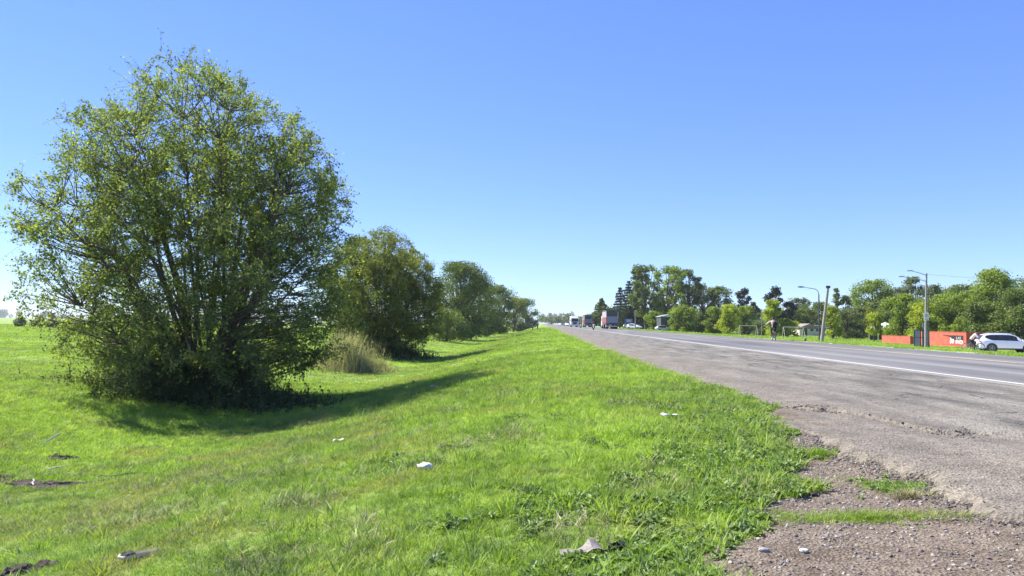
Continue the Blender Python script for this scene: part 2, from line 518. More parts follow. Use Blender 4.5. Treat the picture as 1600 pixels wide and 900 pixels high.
plain('skin', (0.40, 0.235, 0.16), 0.6, 0, 0.1)
plain('hair', (0.015, 0.012, 0.010), 0.6, 0, 0.2)
plain('cloth_black', (0.016, 0.016, 0.019), 0.9, 0, 0.2)
plain('cloth_grey', (0.20, 0.205, 0.20), 0.9, 0, 0.15)
plain('cloth_white', (0.66, 0.64, 0.60), 0.9, 0, 0.1)
plain('cloth_beige', (0.52, 0.42, 0.33), 0.9, 0, 0.1)
plain('cloth_navy', (0.03, 0.04, 0.07), 0.9, 0, 0.2)
plain('bike_teal', (0.14, 0.26, 0.25), 0.4, 0.2, 0.1)
plain('bag_plastic', (0.60, 0.60, 0.58), 0.4, 0, 0.08, 12)
plain('cardboard', (0.55, 0.49, 0.40), 0.85, 0, 0.2, 14, 0.3)
plain('weathered_sheet', (0.19, 0.165, 0.15), 0.6, 0, 0.3, 16, 0.3)
plain('ash', (0.05, 0.048, 0.046), 0.95, 0, 0.5, 30, 0.6)
plain('dry_stick', (0.50, 0.46, 0.38), 0.85, 0, 0.2, 10)
plain('swing_paint', (0.50, 0.46, 0.38), 0.6, 0, 0.2)
plain('pale_gravel', (0.46, 0.43, 0.38), 0.95, 0, 0.3, 8, 0.5)
plain('stone_white', (0.42, 0.40, 0.37), 0.9, 0, 0.15, 12)
plain('ink_black', (0.012, 0.010, 0.010), 0.7, 0, 0.1)


# ------------------------------------------------------------------ terrain
PX = np.array([-6000, -40, -19, -14, -10.5, -8.5, -6.5, -4.5, -2.5, -.5, 1.2, 2.4, 3.2, 9, 19.1, 22, 33, 40, 48, 6000.])
PZ = np.array([-1.05, -1.02, -1.1, -1.42, -1.80, -1.86, -1.66, -1.22, -.72, -.34, -.20, -.16, -.13, -.10, -.10, -.12, -.70, -1.05, -1.15, -1.15])


def smooth_profile():
    xs = np.linspace(-60, 60, 2401)
    z = np.interp(xs, PX, PZ)
    k = np.hanning(31); k /= k.sum()
    zs = np.convolve(np.pad(z, 15, 'edge'), k, 'valid')
    return xs, zs


_xs, _zs = smooth_profile()


def vnoise(x, y, s, seed=0):
    """cheap smooth noise -1..1"""
    a = np.sin(x * 1.7 / s + seed * 1.3 + 1.9 * np.sin(y * 1.1 / s + seed)) + np.sin(y * 2.1 / s - seed * .7 + 1.7 * np.sin(x * .9 / s + 2.1 * seed))
    b = np.sin((x + y) * 3.3 / s + seed * 2.2) * np.sin((x - y) * 2.9 / s + seed * .4)
    return (a + b) / 3


def ground_z(x, y):
    x = np.asarray(x, float); y = np.asarray(y, float)
    z = np.interp(x, _xs, _zs)
    out = (x < 2.9) | (x > 19.5)
    amp = np.where(out, 1.0, 0.0) * np.clip(np.maximum(2.9 - x, x - 19.5) / 2.5, 0, 1)
    z = z + amp * (0.035 * vnoise(x, y, 1.6, 1) + 0.018 * vnoise(x, y, .5, 4) + 0.05 * vnoise(x, y, 6, 2))
    # the wash across the apron
    z = z - 0.05 * np.exp(-((y - 6.2) / 1.8) ** 2) * np.exp(-((x - 2.5) / 0.8) ** 2)
    return z


def gz(x, y): return float(ground_z(x, y))


GB = np.array([(-30, 0.0), (0, 0.3), (4.2, .95), (4.7, 1.42), (5.5, 1.6), (6.2, 2.2), (6.6, 2.05), (7, 2.45), (8, 2.65), (9.6, 3.0), (11.6, 3.5), (14, 3.5), (20, 3.25), (40, 3.1), (6000, 3.1)])


def grass_edge(y):
    y = np.asarray(y, float)
    return np.interp(y, GB[:, 0], GB[:, 1]) + 0.07 * np.sin(y * 2.3) + 0.06 * np.sin(y * 5.1 + 1) + .03 * np.sin(y * 11.7)


def axis(*segs):
    out = []
    for a, b, n, p in segs:
        t = np.linspace(0, 1, n, endpoint=False) ** p
        out.append(a + (b - a) * t)
    out.append(np.array([segs[-1][1]]))
    return np.concatenate(out)


def grid_mesh(name, X, Y, zf):
    gx, gy = np.meshgrid(X, Y)
    z = zf(gx, gy)
    V = np.stack([gx.ravel(), gy.ravel(), z.ravel()], 1)
    nx, ny = len(X), len(Y)
    i = (np.arange(ny - 1)[:, None] * nx + np.arange(nx - 1)[None, :]).ravel()
    F = np.stack([i, i + 1, i + nx + 1, i + nx], 1)
    return mesh_np(name, V, F, True)


xa = np.concatenate([-np.geomspace(6000, 20, 26)[:-1], np.linspace(-20, 6, 261), np.linspace(6.3, 50, 140), np.geomspace(52, 6000, 24)])
ya = np.concatenate([np.linspace(-60, -2, 20)[:-1], np.linspace(-2, 30, 321), np.geomspace(30.4, 9000, 110)])


def sheet_z(x, y):                      # the sheet lies deeper under apron, shoulder and road
    e = grass_edge(y) + .02
    k = np.clip((x - e) / .12, 0, 1) * np.clip((19.25 - x) / .3, 0, 1)
    return ground_z(x, y) - .16 * k


ground = link('ground', grid_mesh('ground', xa, ya, sheet_z), M['sward'])
tag(ground, 'green grassy ground of ditch, bank, verges and flat field', kind='structure')

# shoulder of worn asphalt, a slab with a broken edge
LX = np.array([3.0, 3.3, 3.76, 4.28, 4.46, 4.55, 5.1, 6.0, 20]); LY = np.array([11.6, 11.5, 11.4, 10.9, 9.9, 9.0, 8.65, 8.5, 8.4])


def shoulder_left(y):
    y = np.asarray(y, float)
    near = 3.1 + 0.10 * np.sin(y * 3.1 + .6) + .06 * np.sin(y * 8.3) + .03 * np.sin(y * 21)
    far = grass_edge(y) - 0.12
    k = np.clip((y - 7.6) / 3.6, 0, 1)
    return near * (1 - k) + far * k


def shoulder_z(x, y):
    base = np.interp(x, [2.0, 3.2, 9.0, 9.6], [-.115, -.095, -.012, -.004])
    rough = np.clip((9.2 - x) / 1.0, 0, 1)
    z = base + rough * (0.006 * vnoise(x, y, .35, 3) + 0.012 * vnoise(x, y, 1.4, 5) + .004 * vnoise(x, y, .12, 6))
    yl = np.interp(x, LX, LY) + .10 * np.sin(x * 9) + .05 * np.sin(x * 23)
    d = yl - y
    fade = np.clip((6.2 - x) / 1.6, 0, 1) * np.clip((x - 3.05) / .2, 0, 1)
    z = z - fade * 0.05 * np.clip(d / .05, 0, 1) * np.exp(-np.clip(d, 0, None) / 1.6)
    return z


ysh = np.concatenate([np.linspace(-40, 2.5, 40)[:-1], np.linspace(2.5, 14, 384), np.geomspace(14.1, 60, 130)[1:], np.geomspace(61, 5000, 60)])
uu = np.concatenate([np.linspace(0, .45, 95)[:-1], np.linspace(.45, 1, 40)])
L_ = shoulder_left(ysh)
gx = L_[:, None] + (9.35 - L_[:, None]) * uu[None, :]
gy = np.repeat(ysh[:, None], len(uu), 1)
gz_ = shoulder_z(gx, gy)
gz_ -= .055 * np.clip(1 - (gx - L_[:, None]) / .14, 0, 1) ** 1.6
top = np.stack([gx, gy, gz_], 2)
skirt = top[:, :1].copy(); skirt[:, :, 2] -= .12; skirt[:, :, 0] += .015
A = np.concatenate([skirt, top], 1)
ny, nx = A.shape[:2]
i = (np.arange(ny - 1)[:, None] * nx + np.arange(nx - 1)[None, :]).ravel()
me = mesh_np('road_shoulder', A.reshape(-1, 3), np.stack([i, i + 1, i + nx + 1, i + nx], 1), True)
tag(link('road_shoulder', me, M['old_asphalt']), 'wide worn grey and tan gravelly asphalt shoulder', kind='structure')

# carriageway: slab with slight crown
yr = np.concatenate([np.linspace(-40, 60, 60)[:-1], np.geomspace(60, 5000, 70)])
xr = np.array([9.3, 9.3, 9.6, 12, 14.2, 16.5, 19.0, 19.1, 19.1]); zr = np.array([-.2, .0, .006, .03, .045, .03, .0, -.01, -.25])


def strip(name, xs_, zs_, ys_, mat):
    V = np.stack([np.tile(xs_, len(ys_)), np.repeat(ys_, len(xs_)), np.tile(zs_, len(ys_))], 1)
    n = len(xs_); i = (np.arange(len(ys_) - 1)[:, None] * n + np.arange(n - 1)[None, :]).ravel()
    return link(name, mesh_np(name, V, np.stack([i, i + 1, i + n + 1, i + n], 1)), mat)


road = strip('road', xr, zr, yr, M['asphalt'])
tag(road, 'grey asphalt two lane road running to the horizon', kind='structure')


def road_z(x): return float(np.interp(x, xr[1:-1], zr[1:-1]))


def line_sheet(name, x0, x1, mat):
    xs_ = np.array([x0, x1]); zs_ = np.array([road_z(x0) + .005, road_z(x1) + .005])
    return strip(name, xs_, zs_, yr, mat)


lw = line_sheet('edge_line', 9.50, 9.66, M['paint_white']); lw.parent = road
ly = line_sheet('centre_line', 14.82, 15.06, M['paint_yellow']); ly.parent = road

# gravel apron in the foreground
def apron_z(x, y): return np.maximum(ground_z(x, y), np.interp(x, [0, 1, 2, 3.1, 3.6], [-.40, -.33, -.25, -.165, -.165])) + .012 + .010 * vnoise(x, y, .25, 8) + .006 * vnoise(x, y, .09, 9) - .04 * np.exp(-((y - 6.6) / 1.3) ** 2)


yap = np.linspace(1.0, 11.4, 300)
le = grass_edge(yap) - .22
ua = np.linspace(0, 1, 90)
ax_ = le[:, None] + (3.6 - le[:, None]) * ua[None, :]
ay_ = np.repeat(yap[:, None], 90, 1)
az_ = apron_z(ax_, ay_)
az_[:, 0] -= .06
i = (np.arange(299)[:, None] * 90 + np.arange(89)[None, :]).ravel()
me = mesh_np('gravel_apron', np.stack([ax_, ay_, az_], 2).reshape(-1, 3), np.stack([i, i + 1, i + 91, i + 90], 1), True)
tag(link('gravel_apron', me, M['apron_dirt']), 'brown stony dirt apron beside the broken asphalt edge', kind='structure')

# pale gravel pull-in strip along the far edge of the road
def pull_z(x, y): return ground_z(x, y) + .03 + .012 * vnoise(x, y, .6, 3)


yp = np.linspace(30, 74, 90)
xl = 19.3 + .25 * np.sin(yp * 1.1)
xw = np.clip(1.3 + .5 * np.sin(yp * .7) + .4 * np.sin(yp * 1.9), .3, 3)
gx = xl[:, None] + xw[:, None] * np.linspace(0, 1, 6)[None, :]
gy = np.repeat(yp[:, None], 6, 1)
i = (np.arange(89)[:, None] * 6 + np.arange(5)[None, :]).ravel()
me = mesh_np('gravel_verge', np.stack([gx, gy, pull_z(gx, gy)], 2).reshape(-1, 3), np.stack([i, i + 1, i + 7, i + 6], 1), True)
tag(link('gravel_verge', me, M['pale_gravel']), 'pale gravel strip along the far road edge', kind='structure')
# driveway into the entrance where the white car stands
yp = np.linspace(20.5, 47, 40)
gx = np.repeat(yp[:, None], 10, 1)
gy = 64.0 + np.linspace(-3, 3.2, 10)[None, :] + .5 * np.sin(yp * .6)[:, None] - (yp[:, None] - 42) * .25
i = (np.arange(39)[:, None] * 10 + np.arange(9)[None, :]).ravel()
me = mesh_np('driveway', np.stack([gx, gy, pull_z(gx, gy)], 2).reshape(-1, 3), np.stack([i, i + 1, i + 11, i + 10], 1), True)
tag(link('driveway', me, M['pale_gravel']), 'pale gravel driveway under the white car', kind='structure')


# ------------------------------------------------------------------ scattered ground cover (stuff)
def tuft(name, n, h, spread, width, mat, seed, lean=0.5, bend=0.5, segs=2):
    r = random.Random(seed)
    V = []; F = []
    for _ in range(n):
        a = r.uniform(0, 6.283); rr = spread * math.sqrt(r.random())
        bx, by = rr * math.cos(a), rr * math.sin(a)
        d = a + r.uniform(-1.2, 1.2); L = h * r.uniform(.5, 1.15); ln = r.uniform(.1, lean)
        px, py = -math.sin(d), math.cos(d)
        wv = width * r.uniform(.7, 1.3)
        b = len(V)
        for k in range(segs + 1):
            t = k / segs
            out = L * (ln * t + bend * ln * t * t); z = L * (t - .25 * bend * t * t)
            ww = wv * (1 - t) ** .6
            cx, cy = bx + math.cos(d) * out, by + math.sin(d) * out
            if k < segs:
                V += [(cx - px * ww, cy - py * ww, z), (cx + px * ww, cy + py * ww, z)]
            else:
                V.append((cx, cy, z))
        for k in range(segs - 1):
            F.append((b + 2 * k, b + 2 * k + 1, b + 2 * k + 3, b + 2 * k + 2))
        F.append((b + 2 * segs - 2, b + 2 * segs - 1, b + 2 * segs))
    me = bpy.data.meshes.new(name); me.from_pydata(V, [], F); me.materials.append(mat); me.update()
    return bpy.data.objects.new(name, me)


def rosette(name, n, L, wd, mat, seed):
    r = random.Random(seed); V = []; F = []
    for q in range(n):
        a = r.uniform(0, 6.283); el = r.uniform(.15, 1.0); l = L * r.uniform(.6, 1.2); ww = wd * r.uniform(.7, 1.2)
        ox, oy = r.uniform(-1, 1) * L * .8, r.uniform(-1, 1) * L * .8
        dx, dy = math.cos(a) * math.cos(el), math.sin(a) * math.cos(el); dz = math.sin(el)
        px, py = -math.sin(a), math.cos(a); b = len(V)
        for t, k in ((0, .15), (.35, 1), (.75, .75)):
            zz = dz * l * t - .45 * l * t * t * math.cos(el) + .02
            V += [(ox + dx * l * t - px * ww * k, oy + dy * l * t - py * ww * k, zz + .004), (ox + dx * l * t, oy + dy * l * t, zz - .004), (ox + dx * l * t + px * ww * k, oy + dy * l * t + py * ww * k, zz + .004)]
        V.append((ox + dx * l, oy + dy * l, dz * l - .45 * l * math.cos(el) + .02))
        for s_ in (0, 3):
            F += [(b + s_, b + s_ + 1, b + s_ + 4, b + s_ + 3), (b + s_ + 1, b + s_ + 2, b + s_ + 5, b + s_ + 4)]
        F += [(b + 6, b + 7, b + 9), (b + 7, b + 8, b + 9)]
    me = bpy.data.meshes.new(name); me.from_pydata(V, [], F); me.materials.append(mat); me.update()
    return bpy.data.objects.new(name, me)


def pebble(name, seed):
    bm = bmesh.new(); bmesh.ops.create_icosphere(bm, subdivisions=1, radius=1)
    r = random.Random(seed)
    for v in bm.verts: v.co *= r.uniform(.7, 1.15); v.co.z *= .6
    me = bpy.data.meshes.new(name); bm.to_mesh(me); bm.free(); me.materials.append(M['pebble'])
    return bpy.data.objects.new(name, me)


def scatter(name, pts, scl, rot, variants, label, cat=None, parent=None):
    """one object: points with an instance of one of the variants at each"""
    n = len(pts)
    me = bpy.data.meshes.new(name)
    me.vertices.add(n); me.vertices.foreach_set('co', np.ascontiguousarray(pts, dtype=np.float32).ravel())
    a = me.attributes.new('scl', 'FLOAT', 'POINT'); a.data.foreach_set('value', np.asarray(scl, dtype=np.float32))
    a = me.attributes.new('rot', 'FLOAT_VECTOR', 'POINT'); a.data.foreach_set('vector', np.ascontiguousarray(rot, dtype=np.float32).ravel())
    a = me.attributes.new('pick', 'INT', 'POINT'); a.data.foreach_set('value', rng.integers(0, len(variants), n).astype(np.int32))
    o = link(name, me, None, parent)
    g = bpy.data.node_groups.new('scatter_' + name, 'GeometryNodeTree')
    g.interface.new_socket('Geometry', in_out='INPUT', socket_type='NodeSocketGeometry')
    g.interface.new_socket('Geometry', in_out='OUTPUT', socket_type='NodeSocketGeometry')
    gi = g.nodes.new('NodeGroupInput'); go = g.nodes.new('NodeGroupOutput'); j = g.nodes.new('GeometryNodeJoinGeometry')

    def attr(nm, ty):
        x = g.nodes.new('GeometryNodeInputNamedAttribute'); x.data_type = ty; x.inputs['Name'].default_value = nm
        return x.outputs['Attribute']
    sa, ra, pa = attr('scl', 'FLOAT'), attr('rot', 'FLOAT_VECTOR'), attr('pick', 'INT')
    for k, v in enumerate(variants):
        oi = g.nodes.new('GeometryNodeObjectInfo'); oi.inputs['Object'].default_value = v
        ip = g.nodes.new('GeometryNodeInstanceOnPoints')
        cm = g.nodes.new('FunctionNodeCompare'); cm.data_type = 'INT'; cm.operation = 'EQUAL'
        ins = [s for s in cm.inputs if s.type == 'INT']
        g.links.new(pa, ins[0]); ins[1].default_value = k
        g.links.new(gi.outputs[0], ip.inputs['Points'])
        g.links.new(cm.outputs[0], ip.inputs['Selection'])
        g.links.new(oi.outputs['Geometry'], ip.inputs['Instance'])
        g.links.new(ra, ip.inputs['Rotation']); g.links.new(sa, ip.inputs['Scale'])
        g.links.new(ip.outputs[0], j.inputs[0])
    g.links.new(j.outputs[0], go.inputs[0])
    md = o.modifiers.new('scatter', 'NODES'); md.node_group = g
    return tag(o, label, cat, kind='stuff')


def rots(n, tilt=.15):
    return np.stack([rng.normal(0, tilt, n), rng.normal(0, tilt, n), rng.uniform(0, 6.283, n)], 1)


def in_view(x, y, m=1.25):
    ax = (x + .04 * y) / np.maximum(y, .1)
    return (np.abs(ax) < .70 * m) & (y > 2.5)


SOIL = [(-8.6, 12.9, .85, .28), (-9.9, 15.2, .32, .2), (-4.75, 6.7, .34, .18), (-7.7, 13.6, .5, .13), (-9.9, 13.3, .3, .2)]


def on_soil(x, y):
    k = np.zeros(len(x), bool)
    for cx, cy, rx, ry in SOIL:
        k |= ((x - cx) / rx) ** 2 + ((y - cy) / ry) ** 2 < 1
    return k


def field(y0, y1, dens, xmin=-1e9, xmax=1e9):
    """random points in the visible wedge between two distances"""
    n = int(dens * 1.85 * (y1 ** 2 - y0 ** 2) / 2)
    y = np.sqrt(rng.uniform(y0 ** 2, y1 ** 2, n)); x = y * rng.uniform(-.95, .90, n)
    k = (x > xmin) & (x < xmax) & in_view(x, y)
    return x[k], y[k]


short = [tuft('tuft_a', 18, .050, .045, .0022, M['blade'], 1, 1.0), tuft('tuft_b', 15, .068, .05, .0024, M['blade'], 2, .9), tuft('tuft_c', 18, .040, .06, .0022, M['blade'], 3, 1.3)]
mid = [tuft('tuft_d', 16, .075, .10, .0042, M['blade'], 4, .9), tuft('tuft_e', 16, .060, .11, .0045, M['blade'], 5, 1.1)]
far = [tuft('tuft_f', 14, .20, .45, .018, M['blade'], 6, .8), tuft('tuft_g', 14, .16, .5, .020, M['blade'], 7, 1.0)]
coarse = [tuft('tuft_h', 12, .17, .07, .0052, M['blade'], 8, .9, .9, 3), tuft('tuft_i', 9, .14, .06, .0060, M['blade'], 9, 1.2, .9, 3)]
weeds = [rosette('weed_a', 16, .075, .014, M['weed'], 1), rosette('weed_b', 13, .065, .017, M['weed'], 2), rosette('weed_c', 18, .055, .011, M['weed'], 3)]
straws = [tuft('straw_a', 10, .06, .07, .0022, M['straw'], 11, 2.0), tuft('straw_b', 8, .09, .07, .0022, M['straw'], 12, 1.6)]


def grass_ok(x, y, margin=0.0):
    e = grass_edge(y) + margin
    return ((x < e) | ((x > 19.9) & (x < 120))) & ~on_soil(x, y)


P = []; Sc = []
for y0, y1, dn, s0 in ((2.6, 8, 620, 1.0), (8, 13, 330, 1.25)):
    x, y = field(y0, y1, dn, -30, 4); k = grass_ok(x, y); P.append(np.stack([x[k], y[k], ground_z(x[k], y[k])], 1)); Sc.append(s0 * rng.uniform(.65, 1.3, k.sum()))
P = np.concatenate(P); Sc = np.concatenate(Sc)
Sc *= .88 * (1 + .38 * vnoise(P[:, 0], P[:, 1], .9, 3))
scatter('lawn_grass', P, Sc, rots(len(P)), short, 'short bright green grass covering the near bank and ditch', 'grass')
P = []; Sc = []
for y0, y1, dn, s0 in ((12.5, 20, 190, .95), (20, 34, 85, 1.35)):
    x, y = field(y0, y1, dn, -40, 4); k = grass_ok(x, y); P.append(np.stack([x[k], y[k], ground_z(x[k], y[k])], 1)); Sc.append(s0 * rng.uniform(.65, 1.3, k.sum()))
P = np.concatenate(P); Sc = np.concatenate(Sc)
scatter('lawn_grass', P, Sc, rots(len(P)), mid, 'green grass around the large tree and along the middle bank', 'grass')
P = []; Sc = []
for y0, y1, dn, s0 in ((33, 60, 16, .55), (60, 110, 4, .9), (110, 220, .9, 1.5)):
    x, y = field(y0, y1, dn, -160, 90); k = grass_ok(x, y); P.append(np.stack([x[k], y[k], ground_z(x[k], y[k])], 1)); Sc.append(s0 * rng.uniform(.6, 1.2, k.sum()))
P = np.concatenate(P); Sc = np.concatenate(Sc)
scatter('lawn_grass', P, Sc, rots(len(P), .08), far, 'distant green grass of the field, far bank and park', 'grass')
# coarse blades and broad weeds towards the shoulder
x, y = field(2.6, 20, 60, -14, 4); e = grass_edge(y)
clump = vnoise(x, y, .55, 12) + .6 * vnoise(x, y, .2, 13)
k = grass_ok(x, y, .05) & (clump + 1.0 * np.exp(-((e - x) / 2.2) ** 2) > .42) & (rng.random(len(x)) < .75)
P = np.stack([x[k], y[k], ground_z(x[k], y[k])], 1)
scatter('coarse_grass', P, rng.uniform(.5, 1.15, len(P)), rots(len(P), .2), coarse, 'coarse long bladed grass clumps on the bank near the shoulder', 'grass')
x, y = field(2.6, 16, 190, -3.0, 4); e = grass_edge(y)
clump = vnoise(x, y, .8, 22) + .5 * vnoise(x, y, .28, 23)
k = grass_ok(x, y, .04) & (clump + 1.5 * np.exp(-((e - x) / 1.4) ** 2) > .68)
P = np.stack([x[k], y[k], ground_z(x[k], y[k]) + .005], 1)
scatter('broadleaf_weeds', P, rng.uniform(.4, 1.05, len(P)), rots(len(P), .25), weeds, 'low dark green broadleaf weeds along the gravel edge', 'weeds')
x, y = field(2.6, 17, 110, -12, 4)
clump = vnoise(x, y, 1.0, 32) + .5 * vnoise(x, y, .3, 33) + .35 * np.exp(-((x + 4.5) / 2.5) ** 2)
k = grass_ok(x, y, .02) & ((clump > .45) | (((x - .35) / .35) ** 2 + ((y - 4.9) / .4) ** 2 < 1))
P = np.stack([x[k], y[k], ground_z(x[k], y[k]) + .015], 1)
scatter('dry_grass', P, rng.uniform(.6, 1.2, len(P)), rots(len(P), .4), straws, 'straw coloured dead grass in patches on the near bank', 'grass')

# gravel
peb = [pebble('pebble_a', 1), pebble('pebble_b', 2), pebble('pebble_c', 3)]
n = 26000
y = np.sqrt(rng.uniform(2.6 ** 2, 11.4 ** 2, n)); x = rng.uniform(.2, 3.4, n)
k = (x > grass_edge(y) - .05) & (x < shoulder_left(y) + .05)
x, y = x[k], y[k]
s = .004 + .013 * rng.random(len(x)) ** 3.2
Pg = np.stack([x, y, apron_z(x, y) + s * .2], 1)
n = 14000
y = rng.uniform(3.5, 22, n); x = rng.uniform(3.0, 8.8, n) - 0; k = (x > shoulder_left(y) + .04) & (rng.random(n) < np.exp(-(x - 3.2) / 2.2) + .10)
x, y = x[k], y[k]
s2 = .003 + .009 * rng.random(len(x)) ** 3
Pg = np.concatenate([Pg, np.stack([x, y, shoulder_z(x, y) + s2 * .2], 1)]); s = np.concatenate([s, s2])
scatter('gravel', Pg, s, rots(len(Pg), .5), peb, 'loose grey brown stones on the dirt apron and shoulder', 'gravel')

clod = [pebble('clod_a', 11), pebble('clod_b', 12)]
for c_ in clod: c_.data.materials.clear(); c_.data.materials.append(M['crumb'])
t_ = rng.random(600) ** .8
x = 3.3 + t_ * 1.9; y = np.interp(x, LX, LY) + .10 * np.sin(x * 9) + .05 * np.sin(x * 23) + rng.normal(-.08, .14, len(x))
k = rng.random(len(x)) < np.clip(1.3 - (x - 3.3) / 1.9, 0, 1); x, y = x[k], y[k]
P1 = np.stack([x, y, shoulder_z(x, y)], 1)
y = rng.uniform(4.4, 8.5, 1100); x = shoulder_left(y) - np.abs(rng.normal(0, .09, len(y))) + .02
P2 = np.stack([x, y, apron_z(x, y)], 1)
Pc = np.concatenate([P1, P2])
scatter('soil_crumbs', Pc, .005 + .02 * rng.random(len(Pc)) ** 2.2, rots(len(Pc), .5), clod, 'dark crumbled soil along the broken asphalt edges', 'soil')


def tuft_patch(label, cx, cy, rx, ry, n, kinds, zf, sc=(.5, 1.0), name='grass_tuft'):
    a = rng.uniform(0, 6.283, n); r = np.abs(rng.normal(0, .52, n))
    wob = 1 + .25 * np.sin(3 * a + cx * 7) + .15 * np.sin(7 * a + cy)
    x = cx + rx * r * wob * np.cos(a); y = cy + ry * r * wob * np.sin(a)
    P = np.stack([x, y, zf(x, y)], 1)
    o = scatter(name, P, rng.uniform(*sc, n), rots(n, .2), kinds, label, 'grass')
    return o


tuft_patch('round green grass tuft growing alone in the upper dirt apron', 2.78, 7.55, .26, .2, 240, short + coarse[1:] + weeds[2:], apron_z, (.4, .8))
tuft_patch('green tuft with straw base against the broken asphalt edge', 2.88, 6.2, .28, .3, 330, short + weeds[2:], apron_z, (.4, .75))
tuft_patch('straw coloured tuft in the dirt below the green one', 2.83, 5.85, .17, .10, 70, straws, apron_z, (.6, 1.0))
tuft_patch('band of thin grass crossing the dirt apron', 2.25, 5.22, 1.0, .20, 900, short + short + straws[:1], apron_z, (.35, .75))
tuft_patch('green grass patch beside a white stone near the asphalt', 3.12, 4.42, .22, .22, 260, short, apron_z, (.4, .8))

# patches of bare soil
for q, (cx, cy, rx, ry) in enumerate(SOIL):
    na, nr = 28, 8
    V = [(cx, cy, gz(cx, cy) + .03)]; F = []
    for i_ in range(1, nr + 1):
        for k_ in range(na):
            a = 6.2832 * k_ / na; rr = i_ / nr * (1 + .22 * math.sin(3 * a + q) + .15 * math.sin(5 * a + 2 * q))
            x_ = cx + rx * 1.1 * rr * math.cos(a); y_ = cy + ry * 1.1 * rr * math.sin(a)
            lump = .045 * random.Random(q * 999 + i_ * 50 + k_).random() ** 2 if i_ < nr else -.03
            V.append((x_, y_, gz(x_, y_) + .012 + lump))
    for k_ in range(na): F.append((0, 1 + k_, 1 + (k_ + 1) % na))
    for i_ in range(nr - 1):
        for k_ in range(na):
            a_ = 1 + i_ * na
            F.append((a_ + k_, a_ + na + k_, a_ + na + (k_ + 1) % na, a_ + (k_ + 1) % na))
    me = bpy.data.meshes.new('bare_soil'); me.from_pydata(V, [], F); me.update()
    tag(link('bare_soil', me, M['soil']), kind='structure')


# ------------------------------------------------------------------ trees
def leaves_mesh(name, P, size, seed, up=0.35, aspect=0.62, out=None):
    r = np.random.default_rng(seed); n = len(P)
    nrm = r.normal(size=(n, 3)); nrm[:, 2] += up
    if out is not None: nrm += out
    nrm /= np.linalg.norm(nrm, axis=1, keepdims=True)
    t = r.normal(size=(n, 3)); u = np.cross(nrm, t); u /= np.linalg.norm(u, axis=1, keepdims=True)
    v = np.cross(nrm, u)
    s = (size * r.uniform(.6, 1.35, n))[:, None]
    a = P - u * s * .5; b = P + v * s * .5 * aspect + nrm * s * .06; c = P + u * s * .5; d = P - v * s * .5 * aspect + nrm * s * .06
    V = np.stack([a, b, c, d], 1).reshape(-1, 3)
    me = mesh_np(name, V, np.arange(n * 4).reshape(n, 4))
    return me


def set_var(me, val):
    a = me.attributes.new('var', 'FLOAT', 'FACE'); a.data.foreach_set('value', np.asarray(val, dtype=np.float32))


class Tubes:
    """many thin tubes gathered as arrays"""
    def __init__(s): s.V = []; s.F = []; s.n = 0

    def add(s, pts, rad, k):
        pts = np.asarray(pts, float); m = len(pts)
        t = np.gradient(pts, axis=0); t /= np.linalg.norm(t, axis=1, keepdims=True) + 1e-9
        ref = np.array([0.37, 0.21, 0.9]) if abs(t[0, 2]) < .9 else np.array([1., .2, 0])
        a = np.cross(t, ref); a /= np.linalg.norm(a, axis=1, keepdims=True) + 1e-9
        b = np.cross(t, a)
        q = 2 * np.pi * np.arange(k) / k
        ring = pts[:, None, :] + (a[:, None, :] * np.cos(q)[None, :, None] + b[:, None, :] * np.sin(q)[None, :, None]) * np.asarray(rad)[:, None, None]
        s.V.append(ring.reshape(-1, 3))
        i_ = np.arange(m - 1)[:, None] * k; j = np.arange(k)[None, :]
        f = np.stack([i_ + j, i_ + (j + 1) % k, i_ + k + (j + 1) % k, i_ + k + j], 2).reshape(-1, 4) + s.n
        s.F.append(f); s.n += m * k

    def build(s, name, mat, parent):
        return link(name, mesh_np(name, np.concatenate(s.V), np.concatenate(s.F), True), mat, parent)


